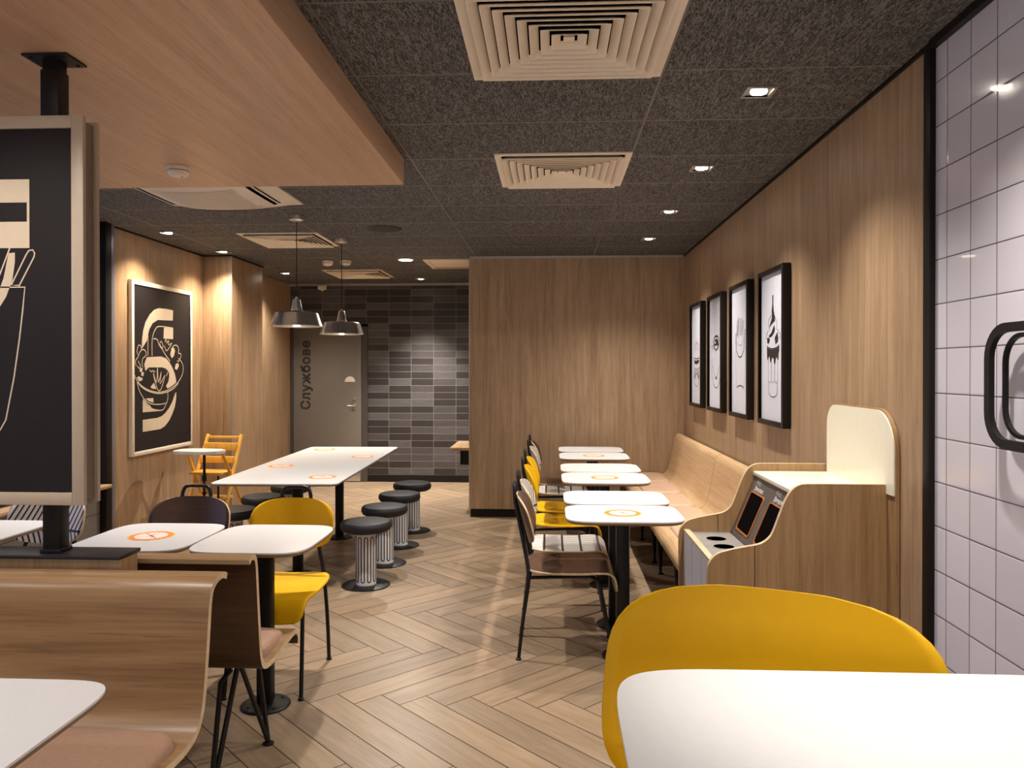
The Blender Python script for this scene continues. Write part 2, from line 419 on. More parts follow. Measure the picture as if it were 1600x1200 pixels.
# service door
d = bpy.data.objects.new('door_1', None); C.objects.link(d); d['kind'] = 'structure'; d.location = (-2.99, YF, 0)
q = MB(); q.box(-.46, -.035, .008, .46, -.005, 2.077, 0, .003); q.build('door_leaf', 'door_grey', d)
q = MB(); q.box(-.505, -.028, 0, -.465, -.001, 2.115); q.box(.465, -.028, 0, .54, -.001, 2.115); q.box(-.505, -.028, 2.082, .54, -.001, 2.115); q.build('door_frame', 'door_frame', d)
q = MB(); q.box(-.40, -.042, .01, .445, -.036, .125, 0, .001); o = q.build('kick_plate', 'steel', d); o['label'] = 'satin steel kick plate'
q = MB(); hc = [(.07*math.cos(PI*i/20)+.31, .07*math.sin(PI*i/20)*1.05+1.34) for i in range(21)]
q.prism(hc, -.041, -.0355, lambda u, v, w: (u, w, v)); q.build('half_round_plate', 'white_paint', d)
q = MB(); q.lathe([(.022, 0), (.022, .012), (.014, .014), (.014, .03)], seg=20)
for i, v in enumerate(q.v): q.v[i] = (.37+v[0], -.036-v[2], 1.11+v[1])
q.box(.352, -.046, .97, .388, -.036, 1.05, 0, .003); q.tube([(.37, -.046, 1.02), (.37, -.075, 1.02), (.33, -.08, 1.02), (.29, -.08, 1.02)], .008); q.build('door_handle', 'steel', d)
def text_mesh(txt, size, off, ext):
    cu = bpy.data.curves.new('t', 'FONT'); cu.body = txt; cu.size = size; cu.extrude = ext; cu.offset = off; cu.space_character = 1.08
    to = bpy.data.objects.new('t', cu); C.objects.link(to); bpy.context.view_layer.update()
    me = bpy.data.meshes.new_from_object(to.evaluated_get(bpy.context.evaluated_depsgraph_get()))
    C.objects.unlink(to); bpy.data.objects.remove(to); return me
def outline_obj(name, txt, size, depth, mat, parent, mtx):
    cu = bpy.data.curves.new('t', 'FONT'); cu.body = txt; cu.size = size; cu.space_character = 1.12; cu.fill_mode = 'NONE'; cu.bevel_depth = depth; cu.bevel_resolution = 1; cu.resolution_u = 6
    to = bpy.data.objects.new('t', cu); C.objects.link(to); bpy.context.view_layer.update()
    me = bpy.data.meshes.new_from_object(to.evaluated_get(bpy.context.evaluated_depsgraph_get()))
    C.objects.unlink(to); bpy.data.objects.remove(to)
    me.transform(mtx @ Matrix.Diagonal((1, 1, .15, 1))); me.materials.clear(); me.materials.append(M[mat]); me.name = name
    o = bpy.data.objects.new(name, me); C.objects.link(o); o.parent = parent; return o
def text_obj(name, txt, size, off, ext, mat, parent, mtx):
    me = text_mesh(txt, size, off, ext); me.transform(mtx); me.materials.clear(); me.materials.append(M[mat]); me.name = name
    o = bpy.data.objects.new(name, me); C.objects.link(o); o.parent = parent; return o
rot = Matrix.Rotation(PI/2, 4, 'X') @ Matrix.Rotation(PI/2, 4, 'Z')
outline_obj('lettering', 'Службове', .172, .0058, 'letter_dark', d, Matrix.Translation((-.235, -.0362, .965)) @ rot)

# ------------------------------------------------------------------ tables
def tabletop(w, dpt, n, t, name='tabletop', parent=None, r=None):
    q = MB(); out = superellipse(w/2, dpt/2, n) if r is None else roundrect(-w/2, -dpt/2, w/2, dpt/2, r)
    layers = [(1.0, 0), (1.0, -.006), (1.0, -.0065), (.992, -t*.75), (.955, -t)]
    N = len(out); vs = []
    sx = lambda s, h: (h-(1-s)*.30)/h
    for s, z in layers: vs += [(x*sx(s, w/2), y*sx(s, dpt/2), z) for x, y in out]
    q.add(vs, [tuple(range(N))], 0)
    for l in range(len(layers)-1): q.add(vs, [(l*N+i, l*N+(i+1) % N, (l+1)*N+(i+1) % N, (l+1)*N+i) for i in range(N)], 0 if l == 0 else 1)
    q.add(vs, [tuple(range(4*N, 5*N))], 1)
    return q.build(name, ['white_lam', 'core_edge'], parent, 40)
def sticker(parent, x, y, z, r=.098):
    q = MB(); seg = 40
    def ring(r0, r1, zz, mi):
        vs = [(x+r0*math.cos(2*PI*i/seg), y+r0*math.sin(2*PI*i/seg), zz) for i in range(seg)] + [(x+r1*math.cos(2*PI*i/seg), y+r1*math.sin(2*PI*i/seg), zz) for i in range(seg)]
        q.add(vs, [(i, (i+1) % seg, seg+(i+1) % seg, seg+i) for i in range(seg)], mi)
    q.lathe([(r, 0), (r, .0006), (.0001, .0006)], (x, y, z+.0002), seg, 2)
    ring(r*.73, r*.92, z+.0011, 0)
    fn = lambda u, v: (x+u, y+v, z+.0012)
    q.line([(-.045, .045), (.045, -.045)], .007, fn, 0)
    q.line([(0, .036), (0, -.008)], .016, fn, 3); q.line([(-.02, -.012), (.02, -.012)], .008, fn, 3); q.line([(.016, -.012), (.016, -.038)], .007, fn, 3)
    o = q.build('sticker', ['orange', 'sticker_white', 'sticker_yellow', 'orange_soft'], parent, 30)
    ring(0, 0, 0, 0); o['label'] = 'round orange and white sitting-ban sticker'; return o
M['sticker_yellow'] = plain('sticker_yellow', (.86, .44, .05), .4); M['orange_soft'] = plain('sticker_line', (.80, .42, .30), .4)
def white_disc(parent, x, y, z, r):
    q = MB(); q.lathe([(r, 0), (r, .0004), (.0001, .0004)], (x, y, z), 40); return q
def sticker_full(parent, x, y, z, r=.098):
    s = sticker(parent, x, y, z, r)
    q = MB(); q.lathe([(r*.72, 0), (r*.72, .0003), (.0001, .0003)], (x, y, z+.00075), 40); o = q.build('sticker_centre', 'sticker_white', s, 30); return s
def pedestal(parent, x, y, top, rb=.108, rc=.035):
    q = MB(); q.box(x-rc, y-rc*.9, .012, x+rc, y+rc*.9, top-.008, 0, .014); q.build('column', 'black_metal', parent)
    q = MB(); q.lathe([(rb, 0), (rb, .006), (rb-.006, .011), (rc+.02, .013), (rc, .016)], (x, y, 0), 48)
    for i in range(4):
        a = PI/4+i*PI/2; q.lathe([(.008, 0), (.008, .004), (.005, .006)], (x+.08*math.cos(a), y+.08*math.sin(a), .010), 10)
    q.build('base_plate', 'black_metal', parent)
    q = MB(); q.box(x-.12, y-.12, top-.0075, x+.12, y+.12, top-.0005, 0, .002); q.build('mounting_plate', 'black_metal', parent)
def small_table(name, label, cx, cy, w, dpt, n=5, st=False, group=None, rot=0, ztop=.75, t=.022):
    r = thing(name, label, 'table', (cx, cy, 0), rot, group)
    o = tabletop(w, dpt, n, t, 'tabletop', r); o.location = (0, 0, ztop)
    pedestal(r, 0, 0, ztop-t)
    if st: sticker_full(r, 0, 0, ztop)
    return r
small_table('dining_table', 'white two-seat table without sticker, in front of the yellow chair beside the aisle', -1.272, 3.37, .515, .575, 5)
small_table('dining_table', 'white two-seat table with orange sticker, in front of the dark brown chair', -1.80, 3.38, .515, .575, 5, True)
small_table('dining_table', 'white two-seat table at the left edge of the photo, in front of the striped chair', -2.70, 3.42, .53, .56, 6)
small_table('dining_table', 'white table corner over the near bench seat, lower left corner of the photo', -1.295, 1.515, .535, .57, 6)
rt = [('white table nearest the waste station in the right row, with orange sticker', 4.043, .485, True),
      ('white table without sticker, second from the waste station in the right row', 4.54, .495, False),
      ('white table with orange sticker in the middle pair of the right row', 5.37, .545, True),
      ('white table without sticker in the middle pair of the right row of tables', 5.92, .53, False),
      ('white table with orange sticker in the farthest pair of the right row', 6.74, .535, True),
      ('white table without sticker, last of the right row beside the oak back wall', 7.29, .50, False)]
for lb, y, dp, s in rt: small_table('dining_table', lb, .378, y, .60, dp-.008, 5.5, s)
lt = thing('communal_table', 'long white eight-seat table with rounded corners and four orange stickers', 'table', (-1.865, 6.19, 0), math.radians(1.7))
o = tabletop(.85, 2.43, 6, .020, 'tabletop', lt, r=.05); o.location = (0, 0, .75)
for y in (-.66, .585): pedestal(lt, 0, y, .73, .112)
for x, y in ((-.245, -.285), (.245, -.895), (-.232, .96), (.253, .375)): sticker_full(lt, x, y, .75)
hb = thing('high_table', 'tall white table in the lower right foreground with bright glare on top', 'table', (.405, .685, 0))
o = tabletop(.66, .60, 8, .024, 'tabletop', hb); o.location = (0, 0, 1.12); pedestal(hb, .12, -.10, 1.096, .15, .04)

# ------------------------------------------------------------------ chairs
def shell(rows, W_curve, cols=18):
    """rows: (y, z, halfwidth); W_curve(x) -> (dy, dz). One surface, thickened by a solidify modifier."""
    q = MB(); vs = []; n = len(rows)
    for (y, z, hw) in rows:
        for j in range(cols+1):
            x = hw*math.sin((j/cols-.5)*PI) if False else hw*(2*j/cols-1)
            dy, dz = W_curve(x); vs.append((x, y+dy, z+dz))
    q.add(vs, [(i*(cols+1)+j, i*(cols+1)+j+1, (i+1)*(cols+1)+j+1, (i+1)*(cols+1)+j) for i in range(n-1) for j in range(cols)])
    return q
def seat_rows(dz, W=.219):
    prof = spline([(-.205, .452), (-.15, .443), (-.05, .437), (.08, .437), (.17, .442), (.215, .438), (.240, .418), (.250, .385), (.253, .345)], 6)
    rows = []; L = [0]
    for a, b in zip(prof, prof[1:]): L.append(L[-1]+math.dist(a, b))
    T = L[-1]
    for (y, z), l in zip(prof, L):
        hw = W - .012*max(0, 1-l/.15)
        if l < .09: hw -= .085*(1-math.sqrt(max(0, 1-(1-l/.09)**2)))
        if l > .36:
            u = (l-.36)/(T-.36); hw -= .034*u*u*(3-2*u)
        if T-l < .04: hw -= .035*(1-math.sqrt(max(0, 1-(1-(T-l)/.04)**2)))
        rows.append((y, z+dz, hw))
    return rows
def back_rows(W, H, z0, n, y0, lean, dz=0, m=22):
    rows = []
    for i in range(m+1):
        v = -math.cos(PI*i/m)               # -1 .. 1
        hw = W/2*max(0.0, 1-abs(v)**n)**(1/n)
        rows.append((y0+lean*v, z0+v*H/2+dz, max(hw, W*.16 if abs(v) > .999 else hw)))
    return rows
def make_chair(name, label, seat_mats, back_mats):
    r = thing(name, label, 'chair')
    sc = lambda x: (0, .30*x*x)
    q = shell(seat_rows(0), sc); o = q.build('seat', seat_mats, r, 60); solid(o, .011, 1, 1)
    q = shell(back_rows(.425, .25, .712, 3.0, -.225, -.034), lambda x: (1.05*x*x, 0)); o = q.build('backrest', back_mats, r, 60); solid(o, .010, 1, 1)
    for s in (-1, 1):
        q = MB(); q.tube(spline([(s*.177, .245, .006), (s*.170, .205, .22), (s*.163, .172, .385), (s*.155, .15, .418), (s*.13, .12, .425)], 5), .0095)
        q.lathe([(.014, 0), (.014, .008), (.009, .012)], (s*.177, .245, 0), 14); q.build('leg', 'black_metal', r)
        q = MB(); q.tube(spline([(s*.177, -.247, .006), (s*.176, -.225, .20), (s*.170, -.196, .40), (s*.155, -.203, .50), (s*.115, -.237, .66), (s*.078, -.268, .80)], 5), [.0095]*11+[.0105]*15)
        q.lathe([(.014, 0), (.014, .008), (.009, .012)], (s*.177, -.247, 0), 14); q.build('leg', 'black_metal', r)
    q = MB(); q.tube(spline([(-.078, -.268, .80), (-.074, -.273, .855), (-.055, -.276, .885), (0, -.277, .889), (.055, -.276, .885), (.074, -.273, .855), (.078, -.268, .80)], 5), .0095); q.build('back_handle', 'black_metal', r)
    q = MB(); q.tube([(-.168, -.19, .423), (.168, -.19, .423)], .009); q.tube([(-.13, .12, .425), (.13, .12, .425)], .009)
    for s in (-1, 1): q.tube([(s*.13, .12, .425), (s*.165, -.19, .423)], .009)
    q.build('seat_frame', 'black_metal', r)
    return r
CY = make_chair('dining_chair', 'yellow shell chair beside the aisle behind the white table without sticker', ['yellow', 'yellow'], ['yellow', 'yellow'])
CY.location = (-1.315, 3.668, 0); CY.rotation_euler.z = PI+.03
CB = make_chair('dining_chair', 'dark brown plywood chair behind the white table with sticker, left of the yellow chair', ['brown_ply', 'ply_edge'], ['brown_ply', 'ply_edge'])
CB.location = (-1.865, 3.69, 0); CB.rotation_euler.z = PI
CS = make_chair('dining_chair', 'white chair with black strokes on its back, half hidden behind the hanging poster', ['stripe_seat', 'ply_edge'], ['stripe_back', 'ply_edge'])
CS.location = (-2.66, 3.725, 0); CS.rotation_euler.z = PI-.04
for src, y, lb in ((CB, 4.14, 'brown plywood chair nearest the camera in the right row, side on'),
                   (CS, 4.62, 'striped white chair between the nearest brown chair and the yellow chairs'),
                   (CY, 5.34, 'nearer yellow chair of the right row, pushed under a table'),
                   (CY, 5.85, 'farther yellow chair of the right row, in front of the striped one'),
                   (CS, 6.66, 'striped white chair behind the two yellow chairs of the right row'),
                   (CB, 7.17, 'brown plywood chair farthest away in the right row, beside the oak back wall')):
    copy_thing(src, (.083, y, 0), -PI/2, lb)
# tall yellow chair at the high table
hc = thing('bar_chair', 'tall yellow chair with a wide curved back in the foreground behind the high white table', 'chair', (.334, 1.19, 0), -.35)
q = shell(back_rows(.49, .31, 1.0, 3.7, 0, .040), lambda x: (-.98*x*x, 0), 24); o = q.build('backrest', ['yellow'], hc, 60); solid(o, .010, 1)
rows = [(-y-.235, z+.30, hw*1.02) for y, z, hw in seat_rows(0)]
q = shell(rows, lambda x: (0, .30*x*x)); o = q.build('seat', ['yellow'], hc, 60); solid(o, .011, 1)
for s in (-1, 1):
    q = MB(); q.tube(spline([(s*.20, -.47, .006), (s*.18, -.44, .35), (s*.165, -.40, .70), (s*.13, -.33, .722)], 5), .010); q.lathe([(.015, 0), (.015, .01)], (s*.20, -.47, 0), 14); q.build('leg', 'black_metal', hc)
    q = MB(); q.tube(spline([(s*.20, .09, .006), (s*.18, .03, .35), (s*.165, -.03, .70), (s*.12, .005, .86), (s*.08, .045, .98)], 5), .010); q.lathe([(.015, 0), (.015, .01)], (s*.20, .09, 0), 14); q.build('leg', 'black_metal', hc)
q = MB(); q.tube([(-.187, -.452, .25), (.187, -.452, .25), (.187, .047, .25), (-.187, .047, .25)], .008, closed=True); q.build('foot_rail', 'black_metal', hc)
q = MB(); q.tube([(-.13, -.33, .722), (.13, -.33, .722)], .009); q.tube([(-.165, -.03, .716), (.165, -.03, .716)], .009)
for s in (-1, 1): q.tube([(s*.13, -.33, .722), (s*.165, -.03, .716)], .009)
q.build('seat_frame', 'black_metal', hc)

# ------------------------------------------------------------------ drum stools
def make_stool(label):
    r = thing('drum_stool', label, 'stool', group=None)
    q = MB(); prof = [(.02, .374), (.10, .376), (.150, .380), (.170, .392), (.178, .412), (.176, .432), (.165, .447), (.14, .453), (.08, .456), (.0001, .457)]
    q.lathe(prof, seg=44); q.build('cushion', 'leather_black', r)
    q = MB(); q.lathe([(.071, .011), (.071, .372)], seg=36, mi=0)
    # black serpentine line painted round the white drum
    N = 10; zl, zh = .035, .345; path = []
    for i in range(N):
        a0, a1 = 2*PI*i/N, 2*PI*(i+.5)/N; am = (a1-a0)/2
        rr = am*.0715
        for j in range(7): t = j/6; path.append((a0+0, zl+rr+(zh-zl-2*rr)*t))
        for j in range(1, 6): b = PI*j/6; path.append((a0+am-am*math.cos(b), zh-rr+rr*math.sin(b)))
        for j in range(7): t = j/6; path.append((a1, zh-rr-(zh-zl-2*rr)*t))
        for j in range(1, 6): b = PI*j/6; path.append((a1+am-am*math.cos(b), zl+rr-rr*math.sin(b)))
    path = [(a*.0718, z) for a, z in path]
    q.line(path[:-1], .0078, lambda u, v: (.0722*math.cos(u/.0718), .0722*math.sin(u/.0718), v), 1, True)
    q.build('drum', ['white_lam', 'ink'], r, 35)
    q = MB(); q.lathe([(.168, 0), (.168, .005), (.160, .009), (.075, .0115)], seg=44); q.build('base_plate', 'black_metal', r)
    return r
st0 = make_stool('black-topped drum stool nearest the camera, right side of the long table'); st0.location = (-1.284, 5.29, 0); st0.rotation_euler.z = .4
for x, y, lb in ((-1.285, 5.895, 'second drum stool from the camera on the right side of the long table'),
                 (-1.287, 6.50, 'third drum stool from the camera on the right side of the long table'),
                 (-1.287, 7.105, 'drum stool farthest from the camera on the right side of the long table'),
                 (-2.40, 5.70, 'drum stool just behind the dark brown chair, left side of the long table'),
                 (-2.40, 6.31, 'middle drum stool on the left side of the long table, between brown and yellow chair'),
                 (-2.38, 6.93, 'far drum stool mostly hidden under the left side of the long table')):
    copy_thing(st0, (x, y, 0), random.uniform(0, 3), lb)
S_POLYS = [[(6.912, 2.048), (6.783, 2.052), (6.646, 2.047), (6.569, 2.025), (6.498, 1.98), (6.43, 1.912), (6.392, 1.839), (6.373, 1.762), (6.367, 1.68), (6.408, 1.714), (6.454, 1.754), (6.467, 1.798), (6.493, 1.855), (6.547, 1.908), (6.635, 1.942), (6.905, 1.954)], [(6.743, 1.882), (6.912, 1.887), (6.911, 1.783), (6.735, 1.782)], [(6.449, 1.61), (6.694, 1.62), (6.781, 1.604), (6.851, 1.564), (6.903, 1.514), (6.941, 1.465), (6.965, 1.411), (6.965, 1.369), (6.897, 1.345), (6.807, 1.328), (6.779, 1.355), (6.822, 1.395), (6.838, 1.442), (6.831, 1.483), (6.78, 1.512), (6.711, 1.523), (6.481, 1.522), (6.424, 1.491), (6.407, 1.549)], [(6.381, 1.255), (6.555, 1.254), (6.559, 1.209), (6.469, 1.221), (6.532, 1.162), (6.62, 1.14), (6.691, 1.134), (6.381, 1.138)], [(6.38, 1.074), (6.619, 1.076), (6.698, 1.086), (6.767, 1.113), (6.837, 1.156), (6.897, 1.212), (6.95, 1.287), (6.97, 1.292), (6.964, 1.227), (6.94, 1.157), (6.896, 1.1), (6.836, 1.039), (6.755, 0.993), (6.675, 0.973), (6.38, 0.971)], [(6.269, 1.43), (6.315, 1.446), (6.382, 1.429), (6.37, 1.411), (6.315, 1.401), (6.276, 1.409)], [(6.88, 1.694), (6.923, 1.707), (6.947, 1.678), (6.927, 1.63), (6.886, 1.606), (6.856, 1.64)], [(6.346, 1.522), (6.382, 1.511), (6.37, 1.484), (6.403, 1.478), (6.39, 1.445), (6.353, 1.454), (6.366, 1.478), (6.329, 1.489)], [(6.959, 1.554), (7.008, 1.566), (7.02, 1.536), (6.983, 1.5), (6.941, 1.512)], [(6.566, 1.388), (6.61, 1.331), (6.533, 1.338), (6.508, 1.35)]]
S_LINES = [[(6.9, 1.886), (6.657, 1.887), (6.59, 1.855), (6.553, 1.808), (6.535, 1.746), (6.535, 1.623)], [(6.467, 1.798), (6.464, 1.622)], [(6.241, 1.553), (6.233, 1.5), (6.265, 1.436), (6.335, 1.379), (6.448, 1.333), (6.588, 1.306), (6.699, 1.303), (6.838, 1.323), (6.958, 1.364), (7.044, 1.416), (7.095, 1.476), (7.1, 1.536), (7.058, 1.584), (7.008, 1.608)], [(6.294, 1.398), (6.365, 1.353), (6.48, 1.315), (6.632, 1.291), (6.779, 1.298), (6.909, 1.326), (7.007, 1.375)], [(6.288, 1.398), (6.324, 1.327), (6.385, 1.265), (6.469, 1.218), (6.565, 1.199), (6.687, 1.194), (6.779, 1.201)], [(6.381, 1.265), (6.448, 1.208), (6.532, 1.162), (6.642, 1.143), (6.721, 1.144), (6.779, 1.193), (6.809, 1.244), (6.807, 1.303)], [(6.302, 1.629), (6.29, 1.661), (6.306, 1.7), (6.33, 1.711), (6.355, 1.696), (6.358, 1.663)], [(6.277, 1.532), (6.265, 1.575), (6.305, 1.608), (6.336, 1.652), (6.387, 1.675), (6.433, 1.654), (6.429, 1.621), (6.383, 1.598), (6.37, 1.555), (6.382, 1.522)], [(6.305, 1.576), (6.346, 1.533), (6.325, 1.511), (6.295, 1.532)], [(6.875, 1.688), (6.923, 1.724), (6.984, 1.726), (7.016, 1.692), (7.008, 1.655), (7.05, 1.654), (7.06, 1.633), (7.02, 1.584), (6.983, 1.583)], [(6.557, 1.769), (6.59, 1.776), (6.634, 1.761), (6.645, 1.733), (6.678, 1.705), (6.712, 1.683), (6.781, 1.627), (6.851, 1.582)], [(6.694, 1.757), (6.724, 1.718), (6.712, 1.695), (6.678, 1.717), (6.667, 1.739), (6.694, 1.757)], [(6.491, 1.5), (6.523, 1.483), (6.545, 1.495), (6.588, 1.483)], [(6.566, 1.433), (6.556, 1.478), (6.61, 1.387), (6.626, 1.534), (6.643, 1.387), (6.693, 1.489), (6.67, 1.375), (6.757, 1.454), (6.692, 1.334), (6.632, 1.324), (6.566, 1.433)], [(6.758, 1.754), (6.781, 1.778), (6.793, 1.744), (6.828, 1.768), (6.823, 1.727), (6.887, 1.747), (6.832, 1.698), (6.781, 1.674), (6.746, 1.719)], [(6.78, 1.5), (6.792, 1.529), (6.827, 1.5), (6.78, 1.442)]]
# ------------------------------------------------------------------ plywood benches on the left
def extrude_profile(prof, x0, x1, t, fn, q=None, mi=0, edge=1):
    """open profile in 2D given thickness t, swept from x0 to x1"""
    P = [Vector(p) for p in prof]; n = len(P); A = []; B = []
    for i in range(n):
        a = P[max(i-1, 0)]; b = P[min(i+1, n-1)]; d = (b-a).normalized(); nn = Vector((-d.y, d.x))*t/2
        A.append(P[i]+nn); B.append(P[i]-nn)
    q = q or MB(); vs = []
    for w in (x0, x1):
        for p in A: vs.append(fn(p.x, p.y, w))
        for p in B: vs.append(fn(p.x, p.y, w))
    fs0, fs1, fe = [], [], []
    for i in range(n-1):
        fs0.append((i, i+1, 2*n+i+1, 2*n+i)); fs1.append((n+i, 2*n+n+i, 2*n+n+i+1, n+i+1))
        fe += [(i, n+i, n+i+1, i+1), (2*n+i, 2*n+i+1, 3*n+i+1, 3*n+i)]
    fe += [(0, 2*n, 3*n, n), (n-1, 2*n-1, 4*n-1, 3*n-1)]
    q.add(vs, fs0, mi); q.add(vs, fs1, mi+2 if edge == 1 else mi); q.add(vs, fe, edge)
    return q
def cushion(x0, x1, y0, y1, z, h, parent, name='seat_pad', mat='leather_tan', nn=7, fnz=None):
    cx, cy, a, b = (x0+x1)/2, (y0+y1)/2, (x1-x0)/2, (y1-y0)/2; q = MB(); vs = []; N = 96
    lay = [(0, -.012), (.0, -.004), (.004, h*.45), (.012, h*.8), (.030, h*.97), (.07, h*1.03), (.12, h*1.05)]
    for ins, dz in lay:
        for (u, v) in superellipse(a-ins, b-ins, nn, cx, cy, N): vs.append((u, v, z+dz+(fnz(u, v) if fnz else 0)))
    q.add(vs, [(l*N+i, l*N+(i+1) % N, (l+1)*N+(i+1) % N, (l+1)*N+i) for l in range(len(lay)-1) for i in range(N)]); q.add(vs, [tuple((len(lay)-1)*N+i for i in range(N)), tuple(range(N))[::-1]])
    return q.build(name, mat, parent, 60)
def hairpin(parent, pts_list, foot):
    q = MB()
    for pts in pts_list: q.tube(pts, .0095)
    for f in foot: q.lathe([(.022, 0), (.022, .006), (.011, .012)], (f[0], f[1], 0), 18)
    q.build('leg', 'black_metal', parent)
P2 = lambda pr_: spline(pr_, 6)
# near bench, its back against the low partition, seat towards the camera
nb = thing('bench', 'near oak plywood bench facing the camera, tan seat pad, lower left foreground', 'bench', (-2.2, 2.1, 0))
prof = [(y-2.1, z) for y, z in P2([(2.352, .856), (2.325, .866), (2.285, .864), (2.252, .846), (2.236, .81), (2.226, .745), (2.214, .66), (2.197, .56), (2.176, .495), (2.135, .455), (2.06, .440), (1.95, .445), (1.80, .452), (1.66, .450), (1.62, .425), (1.612, .395)])]
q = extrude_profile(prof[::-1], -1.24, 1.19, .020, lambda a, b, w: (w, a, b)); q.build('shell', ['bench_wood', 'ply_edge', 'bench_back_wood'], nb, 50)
cushion(-.20, 1.165, -.435, .035, .455, .03, nb, fnz=None, nn=9); cushion(-1.22, -.22, -.435, .035, .455, .03, nb, nn=9)
for x in (1.06, -1.1):
    hairpin(nb, [[(x, .06, .435), (x+.01, .13, .01)], [(x, .03, .435), (x+.01, .13, .01)]], [(x+.01, .13)])
    hairpin(nb, [[(x, -.36, .435), (x+.01, -.45, .01)], [(x, -.33, .435), (x+.01, -.45, .01)]], [(x+.01, -.45)])
# far bench, seen from behind
fb = thing('bench', 'dark-backed plywood bench facing away, behind the black-topped low partition', 'bench', (-2.2, 2.8, 0))
prof = [(y-2.8, z) for y, z in P2([(2.530, .853), (2.552, .864), (2.578, .858), (2.592, .835), (2.600, .78), (2.612, .67), (2.626, .56), (2.640, .49), (2.668, .452), (2.74, .440), (2.85, .450), (2.96, .462), (3.01, .458), (3.032, .435), (3.035, .405)])]
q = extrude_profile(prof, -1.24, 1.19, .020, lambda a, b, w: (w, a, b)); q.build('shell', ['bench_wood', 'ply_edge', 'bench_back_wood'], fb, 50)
cushion(-.20, 1.165, -.085, .185, .462, .03, fb, nn=8); cushion(-1.22, -.22, -.085, .185, .462, .03, fb, nn=8)
for x in (1.06, -1.1):
    hairpin(fb, [[(x, -.11, .43), (x-.03, -.13, .39), (x-.03, -.22, .008)], [(x+.01, -.08, .43), (x-.03, -.20, .03)]], [(x-.03, -.22)])
    hairpin(fb, [[(x, -.04, .43), (x+.01, .22, .008)], [(x+.03, .05, .44), (x+.01, .22, .008)]], [(x+.01, .22)])
# low partition with black ledge, and the poster display standing on it
pt = thing('low_partition', 'low oak partition with a black ledge between the two left benches', 'partition', (-2.43, 2.428, 0))
q = MB(); q.box(-1.06, -.040, 0, 1.058, .060, .896, 0, .002); q.build('body', 'station_wood', pt)
q = MB(); q.box(-1.06, -.062, .8965, 1.066, .066, .908, 0, .002); q.build('ledge', 'dark_top', pt)
ps = thing('poster_display', 'double-sided framed black poster on a black post between ledge and wooden ceiling', 'poster', (-1.612, 2.428, .909))
q = MB(); q.box(-.028, -.027, 0, .028, .027, .30, 0, .003); q.box(-.034, -.033, 0, .034, .033, .012, 0, .002); q.box(-.026, -.025, .30, .026, .025, SZ-.911, 0, .003); q.box(-.030, -.029, 1.40, .030, .029, 1.56, 0, .003); q.build('post', 'black_metal', ps)
q = MB(); q.box(-.075, -.055, SZ-.9165, .075, .055, SZ-.910, 0, .001)
for sx in (-.055, .055):
    for sy in (-.038, .038): q.lathe([(.006, -.004), (.006, 0)], (sx, sy, SZ-.9165), 10)
q.build('ceiling_plate', 'black_metal', ps)
def rect_frame(x0, z0, x1, z1, w, y0, y1, q=None, mi=0):
    q = q or MB(); q.box(x0, y0, z0, x0+w, y1, z1, mi, .0015); q.box(x1-w, y0, z0, x1, y1, z1, mi, .0015)
    q.box(x0+w, y0, z0, x1-w, y1, z0+w, mi, .0015); q.box(x0+w, y0, z1-w, x1-w, y1, z1, mi, .0015); return q
X0, X1, Z0, Z1 = -.80, .122, .157, 1.405
rect_frame(X0, Z0, X1, Z1, .040, -.045, -.029).build('front_frame', 'cream_frame', ps)
rect_frame(X0, Z0, X1, Z1, .040, .030, .046).build('rear_frame', 'cream_frame', ps)
q = MB(); q.box(X0+.012, -.0285, Z0+.012, -.035, .0295, Z1-.012); q.box(.035, -.0285, Z0+.012, X1-.012, .0295, Z1-.012); q.build('core_panel', 'recess', ps, None)
pp = MB(); pp.box(X0+.04, -.036, Z0+.04, X1-.04, -.0295, Z1-.04)
ax, az = -1.773+1.612, 2.113-.909
fn = lambda u, v: (ax+.00212*u, -.0366, az-.002063*(v-281))
for p in ([(-130, 281), (47, 281), (47, 388), (-60, 388), (-60, 347), (43, 347), (43, 317), (-60, 317), (-60, 470), (-130, 470)],
          [(14, 396), (24, 395), (24, 410), (20, 438), (10, 464), (0, 480), (-20, 500), (-22, 490), (-4, 462), (6, 435)],
          [(-60, 396), (-46, 396), (-40, 440), (-40, 465), (-54, 465)]): pp.flat(p, fn, 1)
for p in ([(16, 388), (-4, 440)], [(29, 446), (18, 446), (42, 398), (46, 392), (52, 391), (55, 396), (54, 402), (30, 448)], [(0, 449), (39.6, 449), (36, 485), (31, 528), (22, 590), (9, 656), (0, 672), (-20, 680), (-90, 680), (-112, 656), (-130, 528), (-142, 449), (-60, 449)],
          [(-15, 388), (-30, 440)], [(-30, 396), (-22, 392), (-18, 398), (-36, 446)]): pp.line(p, 2.2, fn, 1)
pp.build('print', ['black_print', 'cream_print'], ps, None)
q = MB(); q.box(X0+.04, .030, Z0+.04, X1-.04, .037, Z1-.04); q.build('rear_print', 'black_print', ps, None)

